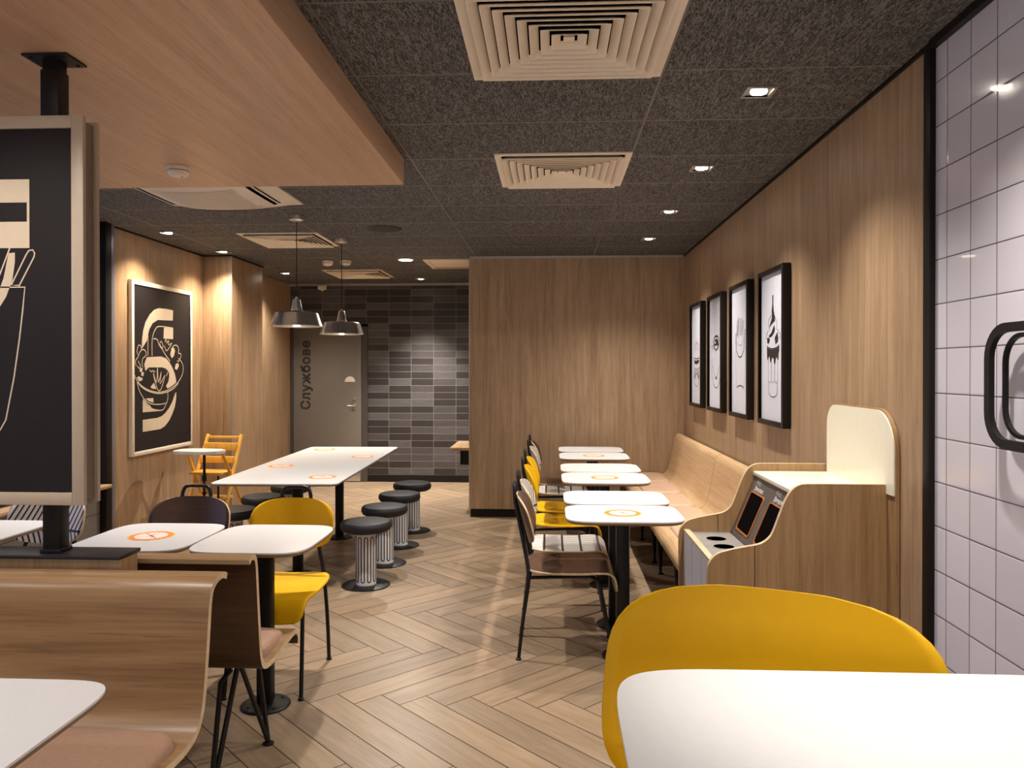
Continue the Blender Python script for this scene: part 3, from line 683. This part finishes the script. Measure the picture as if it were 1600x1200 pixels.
# ------------------------------------------------------------------ wall poster on the left
wp = thing('wall_poster', 'cream-framed black poster of a salad bowl and big cream letter on left wall', 'poster', (XL, 6.74, 1.51))
y0, y1, z0, z1 = -.535, .540, -.735, .745
q = MB(); w = .036
q.box(.001, y0, z0, .036, y0+w, z1, 0, .002); q.box(.001, y1-w, z0, .036, y1, z1, 0, .002); q.box(.001, y0+w, z0, .036, y1-w, z0+w, 0, .002); q.box(.001, y0+w, z1-w, .036, y1-w, z1, 0, .002)
q.build('frame', 'white_paint', wp)
q = MB(); q.box(.002, y0+w, z0+w, .028, y1-w, z1-w)
fl = lambda a, b: (.029, a-6.74, b-1.51); f2 = lambda a, b: (.0294, a-6.74, b-1.51); f3 = lambda a, b: (.0300, a-6.74, b-1.51)
for p in S_POLYS: q.flat(p, fl, 1)
for i, p in enumerate(S_LINES):
    p = spline(p, 3) if len(p) > 4 else p
    if i in (2, 4): q.line(p, .030, f2, 0)
    q.line(p, .0085, f3, 1)
q.build('print', ['black_print', 'cream_print'], wp, None)

# ------------------------------------------------------------------ four framed drawings on the right wall
def arc(cx, cy, rx, ry, a0, a1, n=18): return [(cx+rx*math.cos(math.radians(a0+(a1-a0)*i/n)), cy+ry*math.sin(math.radians(a0+(a1-a0)*i/n))) for i in range(n+1)]
def draw_burger(q, fn):
    L = lambda p, w=.006: q.line(p, w, fn, 1)
    L(arc(.5, .53, .24, .10, 0, 180)); 
    for s in ((.42, .58), (.55, .595), (.48, .61), (.6, .565), (.38, .555), (.5, .56)): L(arc(*s, .02, .008, 0, 300, 6), .004)
    L(arc(.5, .48, .25, .02, 190, 350), .010); L(arc(.5, .455, .25, .02, 190, 350), .010)
    q.flat([(.26, .43), (.40, .445), (.46, .425), (.55, .45), (.74, .435), (.70, .41), (.58, .412), (.50, .395), (.42, .408), (.30, .405)], fn, 1)
    L(arc(.5, .38, .26, .03, 190, 350)); L(arc(.5, .355, .26, .03, 190, 350)); L(arc(.5, .33, .26, .03, 190, 350), .010)
    q.flat([(.24, .29), (.38, .295), (.36, .27), (.33, .245), (.28, .265)], fn, 1); q.flat([(.76, .29), (.60, .295), (.64, .27), (.67, .245), (.72, .265)], fn, 1)
    L(arc(.5, .265, .24, .09, 180, 360))
def draw_eye(q, fn):
    L = lambda p, w=.006: q.line(p, w, fn, 1)
    L(arc(.55, .585, .25, .065, 10, 170), .012); L(arc(.55, .60, .22, .06, 20, 160), .006)
    L([(.30, .585), (.40, .54), (.55, .515), (.70, .54), (.80, .585)]); L([(.30, .565), (.15, .56)]); L([(.34, .55), (.22, .535)])
    q.flat(arc(.55, .578, .20, .052, 0, 360, 28)[:-1], fn, 1); fw = lambda u, v: (fn(u, v)[0]-.0006,)+fn(u, v)[1:]
    q.flat(arc(.55, .565, .13, .030, 180, 360, 14), fw, 0); q.flat(arc(.47, .595, .05, .012, 0, 360, 14)[:-1], fw, 0)
    L([(.22, .44), (.24, .39), (.32, .36), (.40, .31), (.48, .285), (.55, .278), (.62, .285), (.72, .33), (.80, .38)]); L([(.24, .45), (.20, .43)], .006)
    L([(.20, .38), (.22, .28), (.32, .215), (.46, .185), (.55, .18), (.68, .19), (.80, .235), (.86, .30), (.87, .38)], .008); L(arc(.55, .278, .08, .012, 200, 340, 8), .012)
def draw_fries(q, fn):
    L = lambda p, w=.005, m=2: q.line(p, w, fn, m)
    for x0, z0_, x1, z1_ in ((.30, .62, .34, .74), (.37, .61, .40, .76), (.50, .62, .54, .75), (.60, .62, .66, .73), (.72, .56, .78, .66), (.24, .55, .22, .64)):
        L([(x0, z0_), (x1, z1_), (x1+.06, z1_), (x0+.05, z0_)], .007, 1)
    L([(.28, .58), (.30, .50), (.42, .452), (.52, .445), (.62, .455), (.74, .50), (.78, .58)], .010, 1); L(arc(.53, .57, .16, .03, 180, 360), .006)
    L([(.24, .56), (.26, .40), (.28, .26), (.30, .205)], .005); L([(.82, .56), (.81, .40), (.79, .26), (.76, .205)], .005); L(arc(.53, .19, .22, .03, 10, 170), .008, 1)
def draw_sundae(q, fn):
    L = lambda p, w=.006, m=1: q.line(p, w, fn, m)
    L([(.52, .845), (.52, .80)], .022); L(arc(.52, .845, .02, .006, 0, 360, 10), .008)
    fz = lambda pts: q.flat(pts, fn, 1)
    fz([(.50, .80), (.54, .80), (.56, .75), (.60, .71), (.62, .675), (.50, .66), (.36, .635), (.42, .67), (.48, .70), (.47, .75)])
    fz([(.34, .58), (.46, .60), (.58, .65), (.62, .62), (.60, .60), (.50, .575), (.38, .565)]); fz([(.60, .56), (.72, .60), (.76, .56), (.74, .53), (.64, .515)]); fz([(.26, .565), (.34, .57), (.40, .55), (.34, .525), (.28, .53)])
    L([(.46, .72), (.34, .69), (.32, .66), (.38, .62)]); L([(.60, .71), (.70, .66), (.68, .62), (.74, .61)]); L([(.32, .62), (.24, .585), (.24, .56)]); L([(.74, .61), (.84, .58), (.84, .545)])
    fz([(.26, .505), (.36, .49), (.52, .484), (.70, .49), (.80, .505), (.80, .47), (.77, .45), (.77, .415), (.73, .41), (.70, .43), (.66, .425), (.63, .385), (.58, .385), (.56, .42), (.50, .43), (.46, .40), (.41, .395), (.38, .44), (.34, .43), (.31, .41), (.28, .42), (.26, .45)])
    L(arc(.53, .52, .27, .03, 190, 350), .007)
    for xx in ((.32, .46), (.46, .60), (.60, .74)): L([(xx[0], .42), (xx[0], .29)]+arc(sum(xx)/2, .285, .07, .028, 180, 360, 10)+[(xx[1], .42)], .006, 2)
    L([(.34, .27), (.34, .20)]+arc(.53, .20, .19, .04, 180, 360, 14)+[(.72, .27)], .006)
pics = [(6.98, draw_burger, 'black-framed white print of a burger line drawing, farthest along the right wall'),
        (6.19, draw_eye, 'black-framed white print of an eye over a curved outline, second from the far end'),
        (5.405, draw_fries, 'black-framed white print of fries in a thin carton outline, between eye and sundae'),
        (4.625, draw_sundae, 'black-framed white print of an ice-cream sundae, nearest of the four on the right wall')]
for yc, dr, lb in pics:
    r = thing('framed_print', lb, 'picture', (XR, yc, 1.635), 0, None); a, b, w = .262, .465, .030
    q = MB(); x0, x1 = -.048, -.002
    q.box(x0, -a, -b, x1, -a+w, b, 0, .002); q.box(x0, a-w, -b, x1, a, b, 0, .002); q.box(x0, -a+w, -b, x1, a-w, -b+w, 0, .002); q.box(x0, -a+w, b-w, x1, a-w, b, 0, .002); q.build('frame', 'black_frame', r)
    q = MB(); q.box(-.030, -a+w, -b+w, -.004, a-w, b-w)
    W_, H_ = 2*(a-w), 2*(b-w)
    class A2: pass
    base = q.line
    fn = lambda u, v: (-.0306, (a-w)-u*W_, -(b-w)+v*H_)
    # lines are laid out in metres so their width is even both ways
    def line_m(pts, wd, f, mi=1, closed=False, _q=q):
        P_ = [((a-w)-u*W_, -(b-w)+v*H_) for u, v in pts]
        return MB.line(_q, P_, wd*.95, lambda s, t_: (-.0306, s, t_), mi, closed)
    q.line = line_m; dr(q, fn)
    q.build('print', ['paper', 'ink', 'grey_ink'], r, None)

# ------------------------------------------------------------------ banquette along the right wall
def banquette(label, ya, yb, pads):
    r = thing('banquette_bench', label, 'bench', (1.0, (ya+yb)/2, 0)); h = (yb-ya)/2
    prof = [(x-1.0, z) for x, z in P2([(1.312, .846), (1.292, .856), (1.268, .848), (1.250, .815), (1.236, .74), (1.218, .64), (1.192, .535), (1.160, .472), (1.10, .440), (1.0, .436), (.86, .444), (.765, .446), (.733, .436), (.718, .412), (.716, .385)])]
    q = extrude_profile(prof, -h, h, .02, lambda a, b, w: (a, w, b), None, 0, 1); q.build('shell', ['banquette_wood', 'ply_edge', 'banquette_wood'], r, 50)
    n = pads; L_ = 2*h/n
    for i in range(n): cushion(-.215, .115, -h+i*L_+.012, -h+(i+1)*L_-.012, .450, .028, r, 'seat_pad', 'leather_sand', 8)
    for y in (-h+.16, 0, h-.16):
        hairpin(r, [[(-.22, y-.03, .43), (-.19, y, .008)], [(-.22, y+.05, .43), (-.19, y, .008)], [(-.16, y+.10, .43), (-.19, y+.005, .012)]], [(-.19, y)])
        hairpin(r, [[(.14, y-.03, .44), (.17, y, .008)], [(.14, y+.05, .44), (.17, y, .008)]], [(.17, y)])
banquette('pale plywood wall bench section nearest the waste station, along the right wall', 3.93, 5.845, 3)
banquette('pale plywood wall bench section at the far end, against the oak back wall', 5.855, 7.77, 3)

# ------------------------------------------------------------------ waste station
ws = thing('waste_station', 'oak tray-return station with cream top, two bin openings and curved sides on the right', 'waste station', (1.0, 3.442, 0))
side = [(-.362, .0), (-.372, .0)]
side = [(-.375, 0)] + P2([(-.375, .60), (-.375, .68), (-.366, .73), (-.335, .765), (-.285, .782), (-.225, .795), (-.165, .808), (-.128, .835), (-.108, .875), (-.088, .93), (-.066, .985), (-.040, 1.025), (-.005, 1.045), (.05, 1.048)]) + [(.326, 1.048), (.326, 0)]
for ya, yb in ((-.347, -.325), (.325, .347)):
    q = MB(); q.prism(side, ya, yb, lambda u, v, w: (u, w, v), 0, 1)
    q.box(-.190, ya-.0006, 0, -.187, yb+.0006, .80, 2); q.build('side_panel', ['station_wood', 'ply_edge', 'letter_dark'], ws, 40)
q = MB(); q.box(-.352, -.324, 0, -.335, .324, .715); 
for y in (-.11, .11): q.box(-.3525, y-.0015, 0, -.3515, y+.0015, .715, 1)
q.build('front_panel', ['white_cool', 'recess'], ws, None)
M_w = None
q = MB(); q.box(-.353, -.324, .7155, -.325, .324, .728, 0, .002); q.build('front_edge', 'ply_edge', ws)
# tray shelf with liquid-waste holes
q = MB(); q.box(-.324, -.324, .690, -.135, .324, .716); 
for y in (-.16, .0, .16): 
    q.lathe([(.052, 0), (.052, .0015), (.046, .0018)], (-.232, y, .716), 30, 0); q.lathe([(.045, .0019), (.0001, .0019)], (-.232, y, .716), 30, 1)
q.build('tray_shelf', ['tray_grey', 'void'], ws, 40)
# slanted charcoal panel
pa, pb = Vector((-.130, 0, .712)), Vector((-.012, 0, .992)); dv = (pb-pa); Ls = dv.length; dv.normalize(); nv = Vector((-dv.z, 0, dv.x))
S = lambda u, v, w: tuple(pa + dv*v + nv*w + Vector((0, u, 0)))
q = MB(); q.prism([(-.324, 0), (.324, 0), (.324, Ls), (-.324, Ls)], -.012, 0, S); q.build('slanted_panel', 'panel_grey', ws, None)
for yc in (.155, -.155):
    q = MB(); out = roundrect(yc-.112, .035, yc+.112, .232, .02, 5); inn = roundrect(yc-.105, .043, yc+.105, .226, .014, 5); n = len(out)
    vs = [S(-(u-yc)+yc, v, .004) for u, v in out]+[S(-(u-yc)+yc, v, .0045) for u, v in inn]+[S(-(u-yc)+yc, v, .0005) for u, v in out]
    q.add(vs, [(i, (i+1) % n, n+(i+1) % n, n+i) for i in range(n)]+[(i, (i+1) % n, 2*n+(i+1) % n, 2*n+i) for i in range(n)], 0)
    q.add([S(-(u-yc)+yc, v, .0012) for u, v in inn], [tuple(range(n))], 1); q.add([S(-(u-yc)+yc, v, .0012) for u, v in inn]+[S(-(u-yc)+yc, v, .0045) for u, v in inn], [(i, (i+1) % n, n+(i+1) % n, n+i) for i in range(n)], 0)
    o = q.build('bin_opening', ['orange_rim', 'void'], ws, 40)
    mt = Matrix(((0, dv.x, nv.x, 0), (-1, 0, 0, 0), (0, dv.z, nv.z, 0), (0, 0, 0, 1)))
    p = Vector(S(yc+.085, .240, .001)); text_obj('lettering', 'Дякуємо', .030, 0, .0004, 'white_lam', ws, Matrix.Translation(p) @ mt)
    q = MB(); f4 = lambda u, v: S(yc+.085-u, .270+v, .001)
    q.line([(.008, 0), (.008, .022)], .005, f4); q.line([(.0, .014), (.016, .014)], .004, f4); q.line([(.034, 0), (.034, .018)], .006, f4); q.line([(.050, 0), (.054, .016), (.062, .016), (.066, 0)], .003, f4, 0, True)
    q.build('pictogram', 'white_lam', ws, None)
q = MB(); q.box(-.022, -.324, .993, .3265, .324, 1.012, 0, .003); q.build('countertop', 'station_white', ws)
bb = [(-.372, 0), (.372, 0)]
q = MB(); z1 = 1.345
out = [(-.392, 0), (.335, 0)] + [(.335, 1.25)] + [(.335-.10+.10*math.cos(math.radians(a)), 1.245+.10*math.sin(math.radians(a))) for a in range(0, 91, 10)] + [(-.392+.16+.16*math.cos(math.radians(a)), 1.185+.16*math.sin(math.radians(a))) for a in range(90, 181, 9)]
out = [(u-.028, v) for u, v in out]
q.prism(out, .3275, .341, lambda u, v, w: (w, u, v), 0, 0); q.build('back_board', ['station_wood', 'ply_edge'], ws, 40)
q = MB(); q.prism([(-.413, 1.0125), (.302, 1.0125)] + [(u*.985, v*.995) for u, v in out[3:]], .321, .327, lambda u, v, w: (w, u, v), 0, 0); q.build('splashback', 'station_white', ws, 40)

# ------------------------------------------------------------------ high chair
hch = thing('high_chair', 'yellow wooden child high chair with white tray beside the wall poster', 'high chair', (-3.02, 6.78, 0), -.12)
q = MB()
for s in (-1, 1):
    q = MB(); q.tube([(s*.19, .22, .03), (s*.17, -.06, .60), (s*.17, .0, .62)], .001) if False else None
    q.tube([(s*.20, -.27, .012), (s*.17, -.02, .60), (s*.165, .16, .905)] if False else [(s*.20, -.28, .012), (s*.165, .165, .905)], .016, 8); q.build('leg', 'high_wood', hch)
    q = MB(); q.tube([(s*.20, .30, .012), (s*.165, -.17, .775)], .014, 8); q.build('leg', 'high_wood', hch)
q = MB(); q.box(-.165, .145, .868, .165, .165, .892, 0, .004); q.box(-.165, .088, .765, .165, .108, .835, 0, .004); q.box(-.168, .02, .66, .168, .04, .72, 0, .004); q.build('backrest', 'high_wood', hch)
q = MB(); q.box(-.16, -.16, .575, .16, .08, .595, 0, .006); q.build('seat', 'high_wood', hch)
q = MB(); q.box(-.19, -.235, .14, .19, -.205, .17, 0, .004); q.box(-.19, -.13, .36, .19, -.02, .38, 0, .004); q.build('foot_rest', 'high_wood', hch)
q = MB(); out = superellipse(.215, .135, 3.2, 0, -.25, 48)
q.prism(out, .776, .800, lambda u, v, w: (u, v, w)); q.prism([(u*.95, -.25+(v+.25)*.93) for u, v in out], .80, .804, lambda u, v, w: (u, v, w)); q.build('tray', 'white_lam', hch)
q = MB(); q.box(-.012, -.175, .575, .012, -.170, .775); q.box(-.02, -.18, .52, .02, -.168, .575, 0, .003); q.box(-.009, -.178, .33, .009, -.172, .52); q.box(-.016, -.182, .40, .016, -.168, .43, 0, .003); q.box(.125, -.178, .30, .143, -.172, .57); q.build('harness_strap', 'black_plastic', hch)

# ------------------------------------------------------------------ shelf counter by the block
sh = thing('wall_counter', 'small pale oak counter fixed to the side of the oak block by the dark tiles', 'shelf', (-.93, 8.32, .66))
q = MB(); q.box(-.115, -.37, 0, .1015, .37, .032, 0, .003); q.build('board', 'shelf_wood', sh)
q = MB(); 
for y in (-.25, .25): q.box(-.02, y-.012, -.16, .1015, y+.012, -.001, 0, .002)
q.build('bracket', 'black_metal', sh)

# ------------------------------------------------------------------ ring rack on the tiled wall
rk = thing('wall_rack', 'black rounded-square double-ring rack on the white tiled wall', 'wall rack', (XR, 2.06, 1.455))
def ring_loop(hy, hz, r, n=8): return roundrect(-hy, -hz, hy, hz, r, n)
q = MB(); lo = ring_loop(.262, .177, .10); P_ = [Vector(p) for p in lo]; n = len(lo)
def band(q, hy, hz, r, w, xa, xb):
    o_ = ring_loop(hy, hz, r); i_ = ring_loop(hy-w, hz-w, max(.01, r-w)); n = len(o_)
    vs = [(xa, *p) for p in o_]+[(xa, *p) for p in i_]+[(xb, *p) for p in o_]+[(xb, *p) for p in i_]
    q.add(vs, [(i, (i+1) % n, n+(i+1) % n, n+i) for i in range(n)]+[(2*n+i, 3*n+i, 3*n+(i+1) % n, 2*n+(i+1) % n) for i in range(n)]+[(i, 2*n+i, 2*n+(i+1) % n, (i+1) % n) for i in range(n)]+[(n+i, n+(i+1) % n, 3*n+(i+1) % n, 3*n+i) for i in range(n)])
band(q, .270, .178, .10, .026, -.068, -.052); q.build('outer_ring', 'black_plastic', rk, 40)
q = MB(); band(q, .245, .150, .085, .012, -.030, -.018); q.build('inner_ring', 'black_plastic', rk, 40)
q = MB(); q.box(-.067, -.03, .118, -.0015, .03, .152, 0, .002)
q.box(-.067, -.03, -.152, -.0015, .03, -.118, 0, .002); q.build('bracket', 'black_plastic', rk)

# ------------------------------------------------------------------ ceiling fixtures
def diffuser(label, cx, cy, s):
    r = thing('air_vent', label, 'air vent', (cx, cy, CZ)); h = s/2
    q = MB(); w = .035
    q.box(-h, -h, -.009, h, -h+w, -.0005, 0, .001); q.box(-h, h-w, -.009, h, h, -.0005, 0, .001); q.box(-h, -h+w, -.009, -h+w, h-w, -.0005, 0, .001); q.box(h-w, -h+w, -.009, h, h-w, -.0005, 0, .001); q.build('frame', 'louvre', r)
    q = MB(); q.box(-h+w, -h+w, -.0022, h-w, h-w, -.0006); q.build('duct', 'void', r, None)
    q = MB(); n = 8; a = h-w-.004; st = a/(n+.6)
    for i in range(n):
        ro = a-i*st; ri = ro-st*.80; zo, zi = -.005-.0045*min(i, 3)/3, -.030-.002*i
        zt = -.004; vs = []
        # each slat leans outwards: low on its inner edge
        for (rr, z) in ((ro-.004, -.028+.001*i), (ri-.001, -.004), (ri+.001, -.0025), (ro-.001, -.020), (ro, -.028+.001*i)): vs += [(-rr, -rr, z), (rr, -rr, z), (rr, rr, z), (-rr, rr, z)]
        for l in range(5):
            l2 = (l+1) % 5
            q.add(vs, [(l*4+j, l*4+(j+1) % 4, l2*4+(j+1) % 4, l2*4+j) for j in range(4)])
    c = st*.5; q.box(-c, -c, -.012, c, c, -.004); q.build('louvres', 'louvre', r, None); return r
diffuser('largest square white louvred vent at the top of the photo', .064, 2.668, .728)
diffuser('square white louvred vent second nearest, right of the wooden ceiling corner', .067, 4.453, .735)
diffuser('white louvred vent above and beside the nearer pendant lamp', -2.30, 6.69, .69)
diffuser('white louvred vent above the farther pendant lamp, near the service door', -2.285, 9.08, .70)
# access hatch
r = thing('ceiling_hatch', 'plain recessed cream ceiling hatch partly hidden by the oak block', 'hatch', (-.985, 8.29, CZ)); h, w = .345, .045
q = MB(); q.box(-h, -h, -.012, h, -h+w, -.0005, 0, .001); q.box(-h, h-w, -.012, h, h, -.0005, 0, .001); q.box(-h, -h+w, -.012, -h+w, h-w, -.0005, 0, .001); q.box(h-w, -h+w, -.012, h, h-w, -.0005, 0, .001); q.build('frame', 'white_paint', r)
q = MB(); q.box(-h+w, -h+w, -.003, h-w, h-w, -.0006); q.build('panel', 'white_paint', r, None)
# cassette air conditioner
M['grille_line'] = plain('grille_shadow_line', (.42, .37, .31), .6)
ac = thing('air_conditioner', 'white ceiling cassette air conditioner with a bulging panel behind the wooden ceiling', 'air conditioner', (-2.16, 4.78, CZ))
q = MB(); h = .455; N = 24; vs = []
def dome(x, y): return -.012-.075*max(0, 1-(abs(x)/h)**2.6)*max(0, 1-(abs(y)/h)**4)**.8
for i in range(N+1):
    for j in range(N+1): x, y = -h+2*h*i/N, -h+2*h*j/N; vs.append((x, y, dome(x, y)))
q.add(vs, [(i*(N+1)+j, i*(N+1)+j+1, (i+1)*(N+1)+j+1, (i+1)*(N+1)+j) for i in range(N) for j in range(N)])
q.box(-h, -h, -.0125, h, h, -.0008); q.build('panel', 'white_paint', ac, 50)
q = MB(); g = .24; 
for i in range(13): 
    y = -g+2*g*i/12; pts = [(-g+2*g*j/8, y) for j in range(9)]
    q.line(pts, .008, lambda u, v: (u, v, dome(u, v)-.003), 0)
q.line([(-g-.01, -g-.01), (g+.01, -g-.01), (g+.01, g+.01), (-g-.01, g+.01)], .006, lambda u, v: (u, v, dome(u, v)-.003), 0, True); q.build('grille', 'grille_line', ac, None)
for k_, (cx, cy, dx, dy) in enumerate(((.35, 0, 0, 1), (-.35, 0, 0, 1), (0, .35, 1, 0), (0, -.35, 1, 0))):
    q = MB(); pts = [(cx+dx*t, cy+dy*t) for t in [-.25+.05*i for i in range(11)]]
    q.line(pts, .045, lambda u, v: (u, v, dome(u, v)-.004), 0); o2 = [(u+(.012 if dy else 0), v+(.012 if dx else 0)) for u, v in pts]
    q.line(o2, .012, lambda u, v: (u, v, dome(u, v)-.008), 1); q.build('air_slot', ['void', 'white_paint'], ac, None)
# round speaker, smoke detectors
o = MB().lathe([(.142, -.0005), (.142, -.004), (.136, -.007), (.10, -.009), (.0001, -.010)]).build('ceiling_speaker', 'speaker', None, 40, (-1.351, 6.212, CZ)); props(o, 'round black speaker flush in the dark ceiling panels', 'speaker')
def detector(label, loc, s=1.0):
    r = thing('smoke_detector', label, 'smoke detector', loc)
    q = MB(); q.lathe([(.050*s, -.0005), (.052*s, -.014*s), (.049*s, -.018*s)], seg=32); q.lathe([(.044*s, -.016*s), (.044*s, -.026*s)], seg=32, mi=1); q.lathe([(.048*s, -.022*s), (.047*s, -.030*s), (.040*s, -.040*s), (.025*s, -.046*s), (.0001, -.047*s)], seg=32); q.build('housing', ['white_paint', 'recess'], r, 50)
    q = MB(); q.lathe([(.006, -.040*s), (.006, -.048*s), (.0001, -.049*s)], (.018, 0, 0), 10); q.build('status_light', 'recess', r)
detector('white smoke detector on the wooden lowered ceiling', (-1.851, 3.745, SZ), 1.08)
detector('white smoke detector left of the cord of the farther pendant lamp', (-2.36, 8.045, CZ), 1.1)
detector('white smoke detector right beside the cord of the farther pendant lamp', (-2.16, 8.02, CZ), 1.1)
r = thing('motion_sensor', 'small white sensor box under the ceiling edge above the service door', 'sensor', (-3.04, YF-.065, 2.60)); MB().box(-.055, -.05, -.03, .055, 0, .03, 0, .008).build('housing', 'white_paint', r)
MB().lathe([(.022, 0), (.018, -.014), (.0001, -.020)], (0, -.022, -.03), 20).build('lens', 'white_lam', r)

# pendants
def pendant(label, x, y, zr):
    r = thing('pendant_lamp', label, 'lamp', (x, y, zr)); top = CZ-zr
    q = MB(); q.lathe([(.001, -.046), (.03, -.044), (.056, -.034), (.058, -.004), (.058, -.0008)], (0, 0, top), 32); q.build('ceiling_rose', 'shade_out', r)
    q = MB(); q.tube([(0, 0, .218), (0, 0, top-.04)], .0032, 8); q.build('cord', 'black_plastic', r)
    q = MB(); q.lathe([(.188, 0), (.191, .004), (.186, .010), (.158, .096), (.152, .104), (.140, .107), (.052, .112), (.043, .118), (.028, .202), (.022, .208), (.010, .210), (.009, .222), (.0001, .224)], seg=56, mi=0)
    q.lathe([(.1865, .001), (.155, .094), (.10, .103), (.0001, .104)], seg=56, mi=1); q.build('shade', ['shade_out', 'shade_in'], r, 40)
    q = MB(); q.lathe([(.0001, .030), (.022, .036), (.032, .055), (.026, .078), (.014, .10)], seg=24); q.build('bulb', 'bulb', r)
    l = bpy.data.lights.new('pendant_light', 'POINT'); l.energy = PEND; l.color = (1, .80, .58); l.shadow_soft_size = .03
    lo_ = bpy.data.objects.new('pendant_light', l); C.objects.link(lo_); lo_.location = (0, 0, .015); lo_.parent = r
PEND, SPOT = 32, 120
pendant('nearer brushed-metal pendant lamp on a black cord above the long table', -1.897, 5.664, 1.824)
pendant('farther brushed-metal pendant lamp on a black cord above the long table', -1.835, 6.678, 1.812)

# recessed downlights
def spot(x, y, z, e, ang=118, col=(1, .92, .82), blend=1.0, tilt=(0, 0)):
    l = bpy.data.lights.new('downlight', 'SPOT'); l.energy = e; l.color = col; l.spot_size = math.radians(ang); l.spot_blend = blend; l.shadow_soft_size = .035
    o = bpy.data.objects.new('downlight_beam', l); C.objects.link(o); o.location = (x, y, z); o.rotation_euler = (tilt[0], tilt[1], 0); return o
dl_first = None
def downlight(x, y, label, z=CZ, e=None, **kw):
    global dl_first
    if dl_first is None:
        r = thing('downlight_fixture', label, 'ceiling light', (x, y, z)); h = .062
        q = MB(); w = .013
        q.box(-h, -h, -.008, h, -h+w, -.0005, 0, .001); q.box(-h, h-w, -.008, h, h, -.0005, 0, .001); q.box(-h, -h+w, -.008, -h+w, h-w, -.0005, 0, .001); q.box(h-w, -h+w, -.008, h, h-w, -.0005, 0, .001); q.build('frame', 'trim_light', r)
        q = MB(); q.box(-h+w, -h+w, -.0018, h-w, h-w, -.0006); q.build('reflector', 'steel', r, None)
        q = MB(); q.lathe([(.034, -.002), (.032, -.007), (.0001, -.010)], seg=24); q.build('lamp_lens', 'lamp', r); dl_first = r
    else: r = copy_thing(dl_first, (x, y, z), 0, label)
    spot(x, y, z-.022, e or SPOT, **kw)
for y, lb in ((3.234, 'square downlight nearest the camera in the right ceiling row'), (4.437, 'second square downlight of the right ceiling row'), (5.641, 'third square downlight of the right ceiling row'), (6.80, 'farthest square downlight of the right ceiling row by the oak back wall')):
    downlight(.862, y, lb, CZ, SPOT, tilt=(0, math.radians(8)))
downlight(-3.209, 6.309, 'square downlight above the salad poster on the left wall', col=(1, .84, .64))
downlight(-3.186, 7.345, 'square downlight lighting the boxed oak column on the left', col=(1, .84, .64))
downlight(-3.148, 9.018, 'square downlight left of the pendant cords near the service door')
downlight(-1.636, 9.647, 'square downlight close to the dark tiled far wall', CZ, SPOT*4.2, ang=84)
r = thing('round_downlight', 'bright round ceiling light in front of the dark tiled wall', 'ceiling light', (-1.506, 7.945, CZ))
MB().lathe([(.088, -.0008), (.088, -.006), (.080, -.010), (.072, -.010)], seg=36).build('rim', 'white_paint', r)
MB().lathe([(.071, -.004), (.068, -.0125), (.0001, -.016)], seg=36).build('diffuser', 'lamp_soft', r)
spot(-1.506, 7.945, CZ-.03, SPOT*2.0, 165)
# downlights out of view; those behind the camera are added for brightness
for x, y, lb, e in ((.862, 2.03, 'square downlight of the right row just above the top of the photo', SPOT), (.40, .95, 'square downlight straight above the high white table', SPOT*.75),
                    (.862, -.6, 'added unseen downlight behind the camera by the tiled wall', SPOT), (-.35, -1.4, 'added unseen downlight behind the camera over the aisle', SPOT)):
    downlight(x, y, lb, CZ, e, ang=(30 if x == .40 else 118), tilt=(0, math.radians(8 if x > .5 else 0)))
for x, y, lb in ((-1.75, 1.85, 'added unseen downlight in the wooden ceiling above the near bench'), (-1.75, .4, 'added unseen downlight in the wooden ceiling behind the camera'),
                 (-2.9, 1.3, 'added unseen downlight in the wooden ceiling beside the window')):
    downlight(x, y, lb, SZ, SPOT*.45, ang=140)  # unseen lamps added to raise the light over the left seating

for x, lb in ((-1.15, 'added unseen downlight above the wooden ceiling edge, right of the air conditioner'), (-2.95, 'added unseen downlight above the wooden ceiling edge, left of the air conditioner')):
    downlight(x, 4.36, lb, CZ, SPOT*1.5)  # hidden pair added to brighten the left tables

# dusk sky outside the window
w = bpy.data.worlds.new('dusk_sky'); scene.world = w; w.use_nodes = True
nt = w.node_tree; bg = nt.nodes['Background']
tc = nt.nodes.new('ShaderNodeTexCoord'); sp = nt.nodes.new('ShaderNodeSeparateXYZ'); nt.links.new(tc.outputs['Generated'], sp.inputs[0])
cr = nt.nodes.new('ShaderNodeValToRGB'); nt.links.new(sp.outputs[2], cr.inputs[0])
cr.color_ramp.elements[0].color = (.13, .15, .21, 1); cr.color_ramp.elements[1].color = (.20, .32, .72, 1)
nt.links.new(cr.outputs[0], bg.inputs['Color']); bg.inputs['Strength'].default_value = 3.2

# soft fill light added behind the camera to lift surfaces facing it
l = bpy.data.lights.new('fill_light', 'AREA'); l.shape = 'RECTANGLE'; l.size = 3.6; l.size_y = 1.0; l.energy = 36; l.color = (1, .90, .78)
lo_ = bpy.data.objects.new('fill_light', l); C.objects.link(lo_); lo_.location = (-1.0, YB+.1, 1.75); lo_.rotation_euler = (-PI/2, 0, 0) if False else (PI/2, 0, 0)

# camera
cam = bpy.data.cameras.new('camera'); co = bpy.data.objects.new('camera', cam); C.objects.link(co)
cam.sensor_width = 36; cam.lens = 27.0; cam.shift_y = -15.7/1600; cam.clip_start = .02
co.location = (0, 0, 1.5); co.rotation_euler = (PI/2-math.radians(.3), 0, math.atan(.05)); scene.camera = co
vs_ = scene.view_settings; vs_.view_transform = 'Standard'; vs_.look = 'None'; vs_.gamma = 1; vs_.use_curve_mapping = False; vs_.exposure = 0.32
scene.render.film_transparent = False
